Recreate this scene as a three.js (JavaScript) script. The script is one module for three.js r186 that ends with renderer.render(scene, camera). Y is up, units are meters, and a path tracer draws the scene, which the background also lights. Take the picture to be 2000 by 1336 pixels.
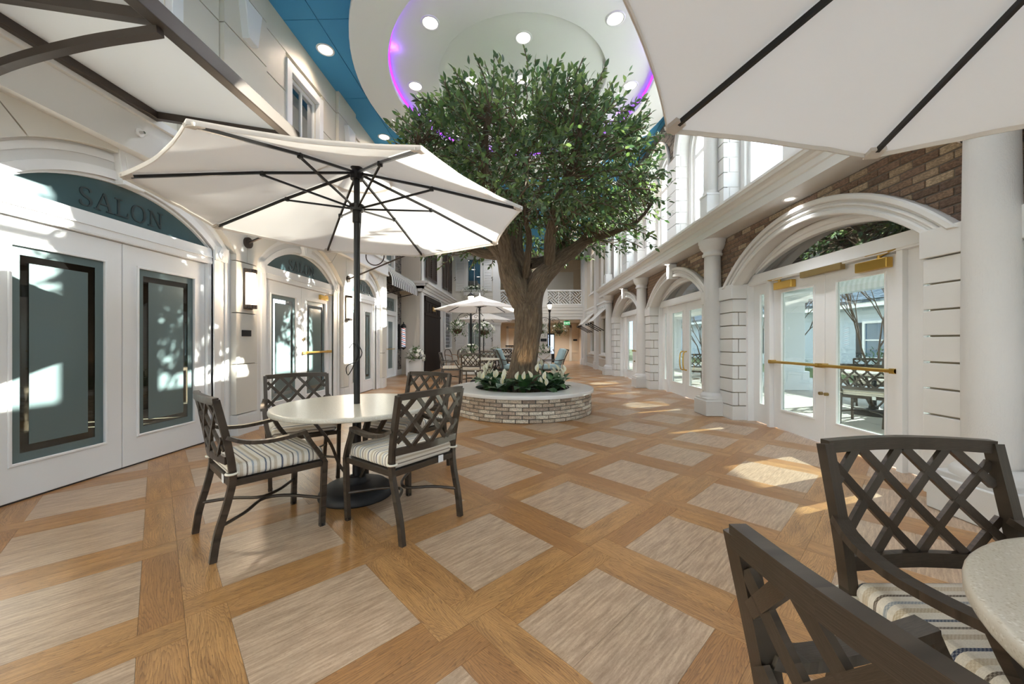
import * as THREE from 'three';
import { mergeGeometries } from 'three/addons/utils/BufferGeometryUtils.js';
import { RoundedBoxGeometry } from 'three/addons/geometries/RoundedBoxGeometry.js';
import { FontLoader } from 'three/addons/loaders/FontLoader.js';
import { TextGeometry } from 'three/addons/geometries/TextGeometry.js';
import { RectAreaLightUniformsLib } from 'three/addons/lights/RectAreaLightUniformsLib.js';
import { createNoise3D } from 'simplex-noise';

// ---------------------------------------------------------------- camera, sky, sun, exposure
RectAreaLightUniformsLib.init();
const scene = new THREE.Scene();
const FOCAL = 735;                                   // pixels of a 2000 x 1336 frame
const camera = new THREE.PerspectiveCamera(2 * Math.atan(668 / FOCAL) * 180 / Math.PI, 2000 / 1336, 0.05, 300);
camera.position.set(0, 1.25, 0);
camera.rotation.y = Math.atan(20 / FOCAL);
const renderer = new THREE.WebGLRenderer();
renderer.toneMapping = THREE.LinearToneMapping;
renderer.toneMappingExposure = 1.36;
renderer.shadowMap.enabled = true;
scene.background = new THREE.Color().setRGB(2.9, 3.3, 3.95);
const sun = new THREE.DirectionalLight(new THREE.Color().setRGB(1, 0.95, 0.87), 30);
const SUNDIR = new THREE.Vector3(-1, -0.40, 0.4);   // the way the light travels
sun.position.set(0, 0, -6).addScaledVector(SUNDIR, -30);
sun.target.position.set(0, 0, -6);
sun.castShadow = true; sun.shadow.mapSize.set(4096, 4096);
Object.assign(sun.shadow.camera, { left: -16, right: 16, top: 14, bottom: -10, near: 1, far: 80 });
scene.add(sun, sun.target);
const LAMP_POWER = 9.5;                               // candela of one ceiling downlight

// ---------------------------------------------------------------- helpers
const PI = Math.PI, V = (x, y, z) => new THREE.Vector3(x, y, z);
function rng(seed) { let s = seed | 0; return () => { s = (s + 0x6d2b79f5) | 0; let t = Math.imul(s ^ (s >>> 15), 1 | s); t = (t + Math.imul(t ^ (t >>> 7), 61 | t)) ^ t; return ((t ^ (t >>> 14)) >>> 0) / 4294967296; }; }
const n3 = createNoise3D(rng(77));
const used = {};
function numbered(n) { const k = used[n] = (used[n] ?? -1) + 1; return k ? n + '_' + String(k).padStart(3, '0') : n; }
function flat(g) { const h = g.index ? g.toNonIndexed() : g; for (const k of Object.keys(h.attributes)) if (!['position', 'normal', 'uv'].includes(k)) h.deleteAttribute(k); if (!h.attributes.uv) h.setAttribute('uv', new THREE.BufferAttribute(new Float32Array(h.attributes.position.count * 2), 2)); h.morphAttributes = {}; return h; }
function merge(list) { return list.length === 1 ? list[0] : mergeGeometries(list.map(flat), false); }
function metric(g) {                                  // uv in metres by the way each face points
  g = flat(g); const p = g.attributes.position, n = g.attributes.normal, u = g.attributes.uv;
  for (let i = 0; i < p.count; i++) {
    const ax = Math.abs(n.getX(i)), ay = Math.abs(n.getY(i)), az = Math.abs(n.getZ(i));
    if (ay >= ax && ay >= az) u.setXY(i, p.getX(i), p.getZ(i)); else if (ax >= az) u.setXY(i, p.getZ(i), p.getY(i)); else u.setXY(i, p.getX(i), p.getY(i));
  }
  return g;
}
function obj(name, geos, material, parent) {
  const m = new THREE.Mesh(Array.isArray(geos) ? merge(geos) : geos, material);
  m.name = parent ? name : numbered(name); m.castShadow = m.receiveShadow = true;
  (parent ?? scene).add(m); return m;
}
function tag(o, label, category, group, kind) { Object.assign(o.userData, { label, category }); if (group) o.userData.group = group; if (kind) o.userData.kind = kind; return o; }
function thing(name, label, category, pos = [0, 0, 0], turn = 0, group, kind) {
  const o = new THREE.Group(); o.name = numbered(name); scene.add(o); o.position.set(...pos); o.rotation.y = turn; return tag(o, label, category, group, kind);
}
function copy(root, pos, turn, label, group) {
  const r = root.clone(); r.name = numbered(root.name.replace(/_\d{3}$/, '')); scene.add(r); r.position.set(...pos); r.rotation.y = turn; r.userData = { ...root.userData };
  if (label) r.userData.label = label; if (group) r.userData.group = group; return r;
}
function box(w, h, d, x = 0, y = 0, z = 0) { return new THREE.BoxGeometry(w, h, d).translate(x, y, z); }
function span(x0, x1, y0, y1, z0, z1) { return box(Math.abs(x1 - x0), Math.abs(y1 - y0), Math.abs(z1 - z0), (x0 + x1) / 2, (y0 + y1) / 2, (z0 + z1) / 2); }
function rbox(w, h, d, r, x = 0, y = 0, z = 0, seg = 1) { return new RoundedBoxGeometry(w, h, d, seg, r).translate(x, y, z); }
function cyl(r0, r1, h, x = 0, y = 0, z = 0, seg = 20) { return new THREE.CylinderGeometry(r1, r0, h, seg).translate(x, y, z); }   // r0 at the foot
function lathe(profile, seg = 32) { return new THREE.LatheGeometry(profile.map(([r, y]) => new THREE.Vector2(r, y)), seg); }
function bar(a, b, w, h = w, up = V(0, 1, 0)) {        // a straight bar of w x h between two points
  const d = b.clone().sub(a), L = d.length(); d.normalize(); let s = new THREE.Vector3().crossVectors(up, d); if (s.lengthSq() < 1e-6) s.set(1, 0, 0); s.normalize(); const t = new THREE.Vector3().crossVectors(d, s);
  return new THREE.BoxGeometry(w, h, L).applyMatrix4(new THREE.Matrix4().makeBasis(s, t, d).setPosition(a.clone().add(b).multiplyScalar(0.5)));
}
function rod(a, b, r, seg = 8, r2 = r) {
  const d = b.clone().sub(a), L = d.length(); return new THREE.CylinderGeometry(r2, r, L, seg).applyQuaternion(new THREE.Quaternion().setFromUnitVectors(V(0, 1, 0), d.normalize())).translate((a.x + b.x) / 2, (a.y + b.y) / 2, (a.z + b.z) / 2);
}
function tube(points, r, n = 24, seg = 8) { return new THREE.TubeGeometry(new THREE.CatmullRomCurve3(points), n, r, seg, false); }
function sweepRect(points, w, h, n = 16, side = V(1, 0, 0)) {   // a flat bar w (along side) x h bent along a curve
  const c = new THREE.CatmullRomCurve3(points), P = [], idx = [], uv = [];
  for (let i = 0; i <= n; i++) {
    const t = i / n, p = c.getPoint(t), d = c.getTangent(t), b = new THREE.Vector3().crossVectors(side, d).normalize(), s = new THREE.Vector3().crossVectors(d, b).normalize();
    for (const [a, e] of [[-1, -1], [1, -1], [1, 1], [-1, 1]]) { const q = p.clone().addScaledVector(s, a * w / 2).addScaledVector(b, e * h / 2); P.push(q.x, q.y, q.z); uv.push(t, a); }
    if (i) { const o = (i - 1) * 4; for (let k = 0; k < 4; k++) { const l = (k + 1) % 4; idx.push(o + k, o + l, o + 4 + k, o + l, o + 4 + l, o + 4 + k); } }
  }
  idx.push(0, 2, 1, 0, 3, 2); const e = n * 4; idx.push(e, e + 1, e + 2, e, e + 2, e + 3);
  const g = new THREE.BufferGeometry(); g.setAttribute('position', new THREE.Float32BufferAttribute(P, 3)); g.setAttribute('uv', new THREE.Float32BufferAttribute(uv, 2)); g.setIndex(idx);
  const f = g.toNonIndexed(); f.computeVertexNormals(); return f;
}
function poly(points, holes = []) { const s = new THREE.Shape(points.map(([x, y]) => new THREE.Vector2(x, y))); for (const h of holes) s.holes.push(new THREE.Path(h.map(([x, y]) => new THREE.Vector2(x, y)))); return s; }
function sideExtrude(shape, x0, x1, bevel = 0) {       // shape in (depth = -z, y), thick from x0 to x1
  const b = bevel ? { bevelEnabled: true, bevelSize: bevel, bevelThickness: bevel, bevelOffset: -bevel, bevelSegments: 1 } : { bevelEnabled: false };
  return new THREE.ExtrudeGeometry(shape, { depth: x1 - x0 - 2 * bevel, curveSegments: 24, ...b }).translate(0, 0, bevel).rotateY(PI / 2).translate(x0, 0, 0);
}
function frontExtrude(shape, z0, z1) { return new THREE.ExtrudeGeometry(shape, { depth: z1 - z0, bevelEnabled: false, curveSegments: 24 }).translate(0, 0, z0); }
function arc(c, w, ys, ya, n = 28) {                    // segmental arch over c +- w from springing ys to apex ya
  const R = (w * w + (ya - ys) ** 2) / (2 * (ya - ys)), cy = ya - R, full = ya - ys > w ? PI - Math.asin(w / R) : Math.asin(w / R), out = [];
  for (let i = 0; i <= n; i++) { const a = -full + 2 * full * i / n; out.push([c + R * Math.sin(a), cy + R * Math.cos(a)]); }
  return out;
}
const rect = (a, b, c, d) => [[a, c], [b, c], [b, d], [a, d]];
function arcRing(c, wo, yo, ao, wi, yi, ai) { return poly([...arc(c, wo, yo, ao), ...arc(c, wi, yi, ai).reverse()]); }

// ---------------------------------------------------------------- textures and materials
function dataTex(w, h, f, srgb = true, rx = 1, ry = 1) {
  const d = new Uint8Array(w * h * 4); let i = 0;
  for (let y = 0; y < h; y++) for (let x = 0; x < w; x++) { const c = f(x / w, y / h, x, y); d[i++] = Math.max(0, Math.min(255, c[0])); d[i++] = Math.max(0, Math.min(255, c[1] ?? c[0])); d[i++] = Math.max(0, Math.min(255, c[2] ?? c[0])); d[i++] = 255; }
  const t = new THREE.DataTexture(d, w, h); t.magFilter = THREE.LinearFilter; t.minFilter = THREE.LinearFilter; t.wrapS = t.wrapT = THREE.RepeatWrapping; t.repeat.set(rx, ry); if (srgb) t.colorSpace = THREE.SRGBColorSpace; t.needsUpdate = true; return t;
}
function fbm(x, y, z, o = 4) { let s = 0, a = 0.5; for (let i = 0; i < o; i++) { s += a * n3(x, y, z); x *= 2.03; y *= 2.03; z += 7.1; a *= 0.5; } return s; }
const lerp = (a, b, t) => a + (b - a) * t, mixc = (a, b, t) => [lerp(a[0], b[0], t), lerp(a[1], b[1], t), lerp(a[2], b[2], t)];
const std = (o) => new THREE.MeshStandardMaterial(o), phys = (o) => new THREE.MeshPhysicalMaterial(o);
const lin = (r, g, b) => new THREE.Color().setRGB(r, g, b);
// oak planks: four cuts; u runs along the plank
function woodPair(seed, tone) {
  const W = 512, H = 128, ring = (u, v) => { const y = v - 0.5, bow = (u - 0.5 - 0.2 * n3(seed, 0, 3)) * 2; return Math.abs(y + 0.14 * n3(u * 1.5, seed, 1)) * 9 + bow * bow * (1.4 + 0.8 * n3(seed, 5, 2)) * 1.6 + 0.9 * fbm(u * 2.2, v * 4.5, seed, 3); };
  const grain = (u, v) => { const r = ring(u, v), q = (r * 1.5 + 100) % 1, g = 1 - Math.pow(q, 3), f = fbm(u * 3.2, v * 62, seed + 9, 3), pore = n3(u * 11, v * 120, seed + 3); return { g, f, pore }; };
  const col = dataTex(W, H, (u, v) => { const { g, f, pore } = grain(u, v); let t = 0.36 + 0.42 * (g - 0.6) + 0.34 * f + 0.22 * fbm(u * 1.3, v * 2, seed + 20, 2); if (pore > 0.62) t -= 0.16; return mixc([96, 64, 38], tone, Math.max(0, Math.min(1.15, t + 0.28))); });
  const bump = dataTex(W, H, (u, v) => { const { g, f, pore } = grain(u, v); return [140 + 60 * f + 20 * g - (pore > 0.5 ? 60 : 0)]; }, false);
  return [col, bump];
}
const WOODS = [[186, 140, 86], [194, 148, 94], [176, 128, 77], [188, 142, 90]].map((t, i) => { const [m, b] = woodPair(i * 13.7 + 2, t); return phys({ map: m, bumpMap: b, bumpScale: 0.0005, roughness: 0.3 }); });
const STONES = [0, 1, 2, 3].map((i) => {
  const f = (u, v) => fbm(u * 2.6, v * 17 + 0.16 * n3(u * 4, v * 3, i + 9), i * 9 + 1, 5) * 0.85 + fbm(u * 22, v * 75, i * 5 + 40, 3) * 0.42 + 0.25 * fbm(u * 3, v * 3, i + 70, 2);
  const m = dataTex(512, 256, (u, v) => { const t = f(u, v), pit = n3(u * 44, v * 80, i + 3) + 0.6 * n3(u * 6, v * 22, i); return mixc([138, 113, 91], [200, 174, 147], Math.max(0, Math.min(1, 0.55 + 0.62 * t - (pit > 0.9 ? 0.3 : 0)))); });
  const b = dataTex(512, 256, (u, v) => [128 + 70 * f(u, v)], false);
  return phys({ map: m, bumpMap: b, bumpScale: 0.0006, roughness: 0.32 });
});
const plaster = dataTex(256, 256, (u, v) => [128 + 60 * n3(Math.cos(u * 2 * PI) * 9, Math.sin(u * 2 * PI) * 9, Math.cos(v * 2 * PI) * 9 + Math.sin(v * 2 * PI) * 5) + 50 * (n3(u * 60, v * 60, 2))], false, 2, 2);
const M = {
  white: phys({ color: lin(0.82, 0.825, 0.825), roughness: 0.38 }),
  trim: phys({ color: lin(0.71, 0.705, 0.69), roughness: 0.5 }),
  column: phys({ color: lin(0.62, 0.61, 0.59), roughness: 0.62, bumpMap: plaster, bumpScale: 0.0015 }),
  cream: phys({ color: lin(0.70, 0.655, 0.565), roughness: 0.55 }),
  panel: phys({ color: lin(0.68, 0.65, 0.585), roughness: 0.5 }),
  joint: std({ color: lin(0.30, 0.26, 0.19), roughness: 0.9 }),
  warm: phys({ color: lin(0.62, 0.50, 0.35), roughness: 0.6 }),
  taupe: phys({ color: lin(0.60, 0.545, 0.47), roughness: 0.6 }),
  ceilBlue: std({ color: lin(0.055, 0.29, 0.54), roughness: 0.8 }),
  ceilWhite: std({ color: lin(0.87, 0.87, 0.86), roughness: 0.75 }),
  bronze: phys({ color: lin(0.055, 0.042, 0.034), roughness: 0.38, metalness: 0.35 }),
  black: phys({ color: lin(0.012, 0.012, 0.013), roughness: 0.35, metalness: 0.3 }),
  iron: phys({ color: lin(0.02, 0.02, 0.022), roughness: 0.55 }),
  brass: phys({ color: lin(0.62, 0.40, 0.10), roughness: 0.28, metalness: 0.95 }),
  brassDull: phys({ color: lin(0.34, 0.25, 0.11), roughness: 0.45, metalness: 0.7 }),
  chrome: phys({ color: lin(0.6, 0.6, 0.6), roughness: 0.2, metalness: 1 }),
  glass: phys({ color: lin(0.97, 1, 0.99), roughness: 0.01, transmission: 1, thickness: 0, ior: 1.5 }),
  doorGlass: phys({ color: lin(0.58, 0.64, 0.63), roughness: 0.01, transmission: 1, thickness: 0, ior: 1.5 }),
  darkGlass: phys({ color: lin(0.012, 0.016, 0.016), roughness: 0.02, ior: 2.1 }),
  mirrorGlass: phys({ color: lin(0.40, 0.42, 0.43), roughness: 0.02, metalness: 0.95 }),
  smoked: phys({ color: lin(0.10, 0.075, 0.055), roughness: 0.06, ior: 1.6 }),
  film: phys({ color: lin(0.118, 0.168, 0.172), roughness: 0.28, clearcoat: 0.5, clearcoatRoughness: 0.12 }),
  filmDark: phys({ color: lin(0.055, 0.10, 0.112), roughness: 0.25, clearcoat: 0.5, clearcoatRoughness: 0.1 }),
  etched: phys({ color: lin(0.022, 0.036, 0.042), roughness: 0.4 }),
  lamp: std({ color: lin(0.9, 0.9, 0.9), emissive: lin(1, 0.9, 0.78), emissiveIntensity: 5 }),
  acrylic: phys({ color: lin(0.80, 0.81, 0.81), roughness: 0.8, transmission: 0.45, thickness: 0, side: THREE.DoubleSide, clearcoat: 0.7, clearcoatRoughness: 0.05 }),
  darkwood: phys({ color: lin(0.016, 0.010, 0.008), roughness: 0.6, specularIntensity: 0.4 }),
  shutter: phys({ color: lin(0.045, 0.026, 0.018), roughness: 0.45 }),
  soil: std({ color: lin(0.03, 0.02, 0.013), roughness: 1 }),
  coping: phys({ color: lin(0.78, 0.77, 0.75), roughness: 0.16 }),
  mortar: std({ color: lin(0.24, 0.225, 0.205), roughness: 0.95 }),
  mortarDark: std({ color: lin(0.16, 0.14, 0.12), roughness: 0.95 }),
  stem: std({ color: lin(0.05, 0.11, 0.03), roughness: 0.7 }),
  spathe: phys({ color: lin(0.78, 0.76, 0.62), roughness: 1, transmission: 0.2, thickness: 0, side: THREE.DoubleSide }),
  spadix: std({ color: lin(0.75, 0.66, 0.35), roughness: 0.8 }),
  petal: phys({ color: lin(0.82, 0.81, 0.74), roughness: 0.6, side: THREE.DoubleSide }),
  blueCushion: phys({ color: lin(0.30, 0.42, 0.45), roughness: 0.9, sheen: 0.4, sheenColor: lin(0.6, 0.7, 0.75) }),
  concrete: std({ color: lin(0.52, 0.50, 0.46), roughness: 0.9, bumpMap: plaster, bumpScale: 0.003 }),
  siding: phys({ color: lin(0.50, 0.56, 0.63), roughness: 0.7 }),
  lawn: std({ color: lin(0.12, 0.15, 0.05), roughness: 1 }),
  tie: std({ color: lin(0.72, 0.68, 0.58), roughness: 0.9 }),
};
M.leaves = [[0.070, 0.135, 0.036], [0.105, 0.18, 0.045], [0.048, 0.105, 0.032], [0.16, 0.235, 0.07], [0.058, 0.115, 0.05]].map((c) => phys({ color: lin(...c), roughness: 1, transmission: 0.3, thickness: 0, clearcoat: 0.5, clearcoatRoughness: 0.3, side: THREE.DoubleSide }));
M.lily = [[0.022, 0.085, 0.018], [0.034, 0.115, 0.022], [0.016, 0.062, 0.016]].map((c) => phys({ color: lin(...c), roughness: 1, transmission: 0.12, thickness: 0, clearcoat: 0.6, clearcoatRoughness: 0.25, side: THREE.DoubleSide }));
M.sprig = [[0.035, 0.085, 0.02], [0.07, 0.14, 0.03], [0.10, 0.20, 0.05]].map((c) => phys({ color: lin(...c), roughness: 1, transmission: 0.2, thickness: 0, clearcoat: 0.3, clearcoatRoughness: 0.35, side: THREE.DoubleSide }));
const weave = dataTex(128, 128, (u, v, x, y) => [120 + ((x ^ y) & 1 ? 26 : -20) + 20 * n3(u * 30, v * 30, 5)], false, 14, 14);
M.canvas = phys({ color: lin(0.76, 0.72, 0.68), roughness: 1, transmission: 0.42, thickness: 0, side: THREE.DoubleSide, bumpMap: weave, bumpScale: 0.0002 });
M.frameMetal = (() => { const s = dataTex(256, 256, (u, v) => { const t = 0.5 + 0.5 * fbm(u * 3, v * 46, 4, 3); return mixc([36, 31, 27], [108, 97, 86], t); }, true, 3, 1); return phys({ map: s, roughness: 0.34, metalness: 0.4 }); })();
M.table = phys({ map: dataTex(512, 512, (u, v) => { const a = n3(u * 120, v * 120, 1), b = n3(u * 70, v * 70, 9); return a > 0.62 ? [184, 174, 154] : b > 0.66 ? [224, 220, 210] : a < -0.7 ? [192, 184, 168] : [208, 202, 188]; }, true, 1, 1), roughness: 0.3, clearcoat: 0.2, clearcoatRoughness: 0.2 });
const BARK = (() => {
  const f = (u, v) => { const a = u * 2 * PI, cx = Math.cos(a) * 1.6, cy = Math.sin(a) * 1.6; const w = 0.5 * n3(cx, cy, v * 2.2); let r = 1 - Math.abs(n3(cx * 3.4 + 1.6 * w, cy * 3.4 + w, v * 4.6)); r = r * r; return { r, d: 0.5 * (1 - Math.abs(n3(cx * 8, cy * 8, v * 9))) + 0.25 * n3(cx * 20, cy * 20, v * 30) }; };
  const m = dataTex(512, 1024, (u, v) => { const a = u * 2 * PI, t = 0.5 + 0.5 * fbm(Math.cos(a) * 2.4, Math.sin(a) * 2.4, v * 5, 4) + 0.25 * n3(Math.cos(a) * 9, Math.sin(a) * 9, v * 16); return mixc([84, 70, 56], [140, 122, 100], Math.max(0, Math.min(1, t))); });
  const b = dataTex(512, 1024, (u, v) => { const { r, d } = f(u, v); return [230 - 190 * r * (0.5 + 0.6 * d)]; }, false);
  return std({ map: m, bumpMap: b, bumpScale: 0.04, roughness: 0.9 });
})();
M.twig = std({ color: lin(0.10, 0.065, 0.04), roughness: 0.9 });
M.stripe = (() => {
  const cols = [[232, 226, 214], [196, 182, 160], [232, 226, 214], [120, 112, 102], [228, 222, 210], [74, 86, 104], [232, 226, 214], [190, 176, 150], [224, 218, 206], [150, 158, 166], [232, 226, 214], [98, 88, 78], [230, 224, 212], [206, 192, 168], [232, 226, 214], [54, 66, 92]];
  const wd = [3, 2, 2, 1, 2, 1.1, 3, 2, 2, 1.3, 2.4, 1, 2, 2.2, 2.4, 1.2], tot = wd.reduce((a, b) => a + b);
  const t = dataTex(512, 256, (u, v, x, y) => { let q = u * tot, k = 0; while (k < 15 && q > wd[k]) q -= wd[k++]; let c = cols[k]; const stitch = ((y >> 2) & 1) === ((x >> 3) & 1); if (k % 2 && stitch) c = mixc(c, cols[0], 0.42); const n = 10 * n3(u * 90, v * 60, 3); return [c[0] + n, c[1] + n, c[2] + n]; }, true, 1, 1);
  return std({ map: t, roughness: 0.95, bumpMap: weave, bumpScale: 0.0004 });
})();
function brickMats(list, seed) {
  return list.map((c, i) => std({ map: dataTex(128, 64, (u, v) => { const n = fbm(u * 5, v * 3, seed + i * 4, 4), s = fbm(u * 16, v * 9, seed + 50 + i, 2); const k = s > 0.22 ? 1.14 : 1; return c.map((q) => q * (0.95 + 0.3 * n) * k); }), bumpMap: plaster, bumpScale: 0.002, roughness: 0.92 }));
}
M.planterBrick = brickMats([[202, 188, 170], [222, 210, 192], [184, 166, 148], [194, 176, 156], [228, 218, 202], [172, 156, 142]], 3);
M.wallBrick = brickMats([[146, 122, 102], [128, 104, 87], [168, 148, 124], [138, 114, 98], [116, 96, 82], [184, 164, 138]], 30);
M.greyBrick = (() => {
  const N = 8, cell = (u, v) => { const r = Math.floor(v * N), uu = u * 3 + (r % 2) * 0.5, k = Math.floor(uu), fu = uu - k, fv = v * N - r; return { j: fu < 0.045 || fv < 0.14, id: ((k % 3) * 7 + r * 13) % 17 }; };
  const m = dataTex(256, 256, (u, v) => { const { j, id } = cell(u, v), n = 24 * fbm(u * 14, v * 14, 8, 3); return j ? [128 + n, 124 + n, 118 + n] : [70 + id * 4 + n, 64 + id * 3.7 + n, 60 + id * 3.4 + n]; }, true, 1 / 0.63, 1 / 0.6);
  const b = dataTex(256, 256, (u, v) => [cell(u, v).j ? 60 : 200], false, 1 / 0.63, 1 / 0.6); return std({ map: m, bumpMap: b, bumpScale: 0.008, roughness: 0.9 });
})();
M.shingle = std({ map: dataTex(256, 256, (u, v) => { const r = Math.floor(v * 16), k = Math.floor(u * 12 + (r % 2) * 0.5), q = 40 * n3(k * 3.3, r * 5.1, 2), n = 16 * n3(u * 90, v * 90, 6); return [118 + q + n, 128 + q + n, 138 + q + n]; }, true, 0.35, 0.35), roughness: 0.95 });
M.sidingTan = M.warm;
const font = await new FontLoader().loadAsync('fonts/droid/droid_serif_regular.typeface.json');
const fontBold = await new FontLoader().loadAsync('fonts/droid/droid_sans_bold.typeface.json');
function text(str, size, depth, f = font) { const g = new TextGeometry(str, { font: f, size, depth, curveSegments: 4, bevelEnabled: false }); g.computeBoundingBox(); g.translate(-(g.boundingBox.max.x + g.boundingBox.min.x) / 2, 0, 0); return g; }
// ================================================================ THE SETTING
// ---------------------------------------------------------------- floor: stone squares in a lattice of doubled oak planks, set at 45 degrees
{
  const floor = thing('floor', 'diagonal floor of pale travertine squares framed by oak planks', 'floor', [0, 0, 0], 0, undefined, 'structure');
  obj('subfloor', span(-9, 3.9, -0.3, -0.006, 7.5, -32), M.joint, floor);
  const P = 0.9144, L = 0.6096, w = 0.1524, q = Math.SQRT1_2, c0 = [0.41, -1.665], r = rng(5), T = 0.012, gap = 0.0012;
  const plankGeo = new THREE.BoxGeometry(L + w - gap, T, w - gap), tileGeo = new THREE.BoxGeometry(L - gap, T, L / 2 - gap);
  const pieces = [];
  const add = (kind, a, b, turn) => {                      // a, b: lattice coordinates along (1,0,-1) and (-1,0,-1)
    const x = c0[0] + q * (a - b), z = c0[1] - q * (a + b); if (x < -5.1 || x > 4.0 || z > 4 || z < -27) return;
    const d = -z * 0.9996 + x * 0.027; const inView = d > 0.5 && Math.abs((x + z * 0.027) / d) < 1.45 && 1.25 / d < 1.05;
    pieces.push({ kind, x, z, turn, mat: Math.floor(r() * 4), flip: r() < 0.5, size: inView ? 1 / (d * d) : 0 });
  };
  for (let i = -24; i < 36; i++) for (let j = -24; j < 36; j++) {
    const a = i * P, b = j * P;
    add('tile', a, b - L / 4, PI / 4); add('tile', a, b + L / 4, PI / 4);
    add('plank', a + w / 2, b + P / 2 - w / 2, PI / 4); add('plank', a - w / 2, b + P / 2 + w / 2, PI / 4);
    add('plank', a + P / 2 - w / 2, b - w / 2, -PI / 4); add('plank', a + P / 2 + w / 2, b + w / 2, -PI / 4);
  }
  for (const kind of ['plank', 'tile']) {
    const list = pieces.filter((p) => p.kind === kind).sort((p, s) => s.size - p.size), rest = [[], [], [], []], mats = kind === 'plank' ? WOODS : STONES, geo = kind === 'plank' ? plankGeo : tileGeo;
    list.forEach((p, k) => {
      const turn = p.turn + (p.flip ? PI : 0);
      if (k < 300 && p.size) { const m = obj(kind === 'plank' ? 'plank' : 'stone_tile', geo, mats[p.mat], floor); m.position.set(p.x, -T / 2, p.z); m.rotation.y = turn; }
      else rest[p.mat].push(geo.clone().rotateY(turn).translate(p.x, -T / 2, p.z));
    });
    const m = obj(kind === 'plank' ? 'far_planks' : 'far_stone_tiles', mergeGeometries(rest.map((l) => merge(l)), true), mats, floor); m.userData.kind = 'stuff';
  }
}
// ---------------------------------------------------------------- ceiling: blue panels, dropped white ring, shallow dome
{
  const c = thing('ceiling', 'blue panelled ceiling with a stepped white oval over the tree', 'ceiling', [0, 0, 0], 0, undefined, 'structure');
  obj('deck', span(-5.6, 3.9, 6.47, 6.8, 7.5, -26), M.joint, c);
  const xs = [-5.4, -3.3, -1.1, 1.1, 3.3, 3.8], zs = []; for (let z = 5.78; z > -23; z -= 1.96) zs.push(z);
  for (let i = 0; i < xs.length - 1; i++) for (let k = 0; k < zs.length - 1; k++) obj('panel', box(xs[i + 1] - xs[i] - 0.012, 0.02, 1.96 - 0.012, (xs[i] + xs[i + 1]) / 2, 6.46, (zs[k] + zs[k + 1]) / 2), M.ceilBlue, c);
  const ell = (a, b, cz, n = 96) => Array.from({ length: n }, (_, i) => [a * Math.cos(i / n * 2 * PI), -cz + b * Math.sin(i / n * 2 * PI)]);
  const flatRing = (outer, inner, y0, y1) => new THREE.ExtrudeGeometry(poly(outer, inner ? [inner] : []), { depth: y1 - y0, bevelEnabled: true, bevelSize: 0.012, bevelThickness: 0.012, bevelOffset: -0.012, bevelSegments: 2 }).rotateX(-PI / 2).translate(0, y0, 0);
  obj('oval_ring', flatRing(ell(3.14, 3.75, -7.7), ell(2.5, 2.68, -7.45), 6.2, 6.27), M.ceilWhite, c);
  obj('oval_fascia', flatRing(ell(3.1, 3.71, -7.7), ell(2.84, 3.3, -7.6), 6.26, 6.46), M.ceilWhite, c);
  obj('dome_disc', flatRing(ell(2.9, 3.4, -7.6), ell(1.63, 1.66, -7.5), 6.37, 6.44), M.ceilWhite, c);
  obj('dome_centre', flatRing(ell(1.75, 1.78, -7.5), null, 6.445, 6.465), M.ceilWhite, c);
  const pts = Array.from({ length: 64 }, (_, i) => V(2.49 * Math.cos(i / 64 * 2 * PI), 6.30, -7.45 + 2.67 * Math.sin(i / 64 * 2 * PI)));
  const led = tag(obj('cove_light_strip', new THREE.TubeGeometry(new THREE.CatmullRomCurve3(pts, true), 128, 0.022, 6, true), std({ color: lin(0.2, 0.05, 0.6), emissive: lin(0.30, 0.03, 1.0), emissiveIntensity: 2.4 })), 'purple light strip running round the cove of the white oval', 'light strip');
  for (let k = 0; k < 8; k++) { const a = (k + 0.5) / 8 * 2 * PI, p = new THREE.PointLight(lin(0.35, 0.06, 1), 0.12); p.position.set(2.42 * Math.cos(a), 6.31, -7.45 + 2.6 * Math.sin(a)); p.castShadow = true; p.shadow.radius = 3; led.add(p); }
}
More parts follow.
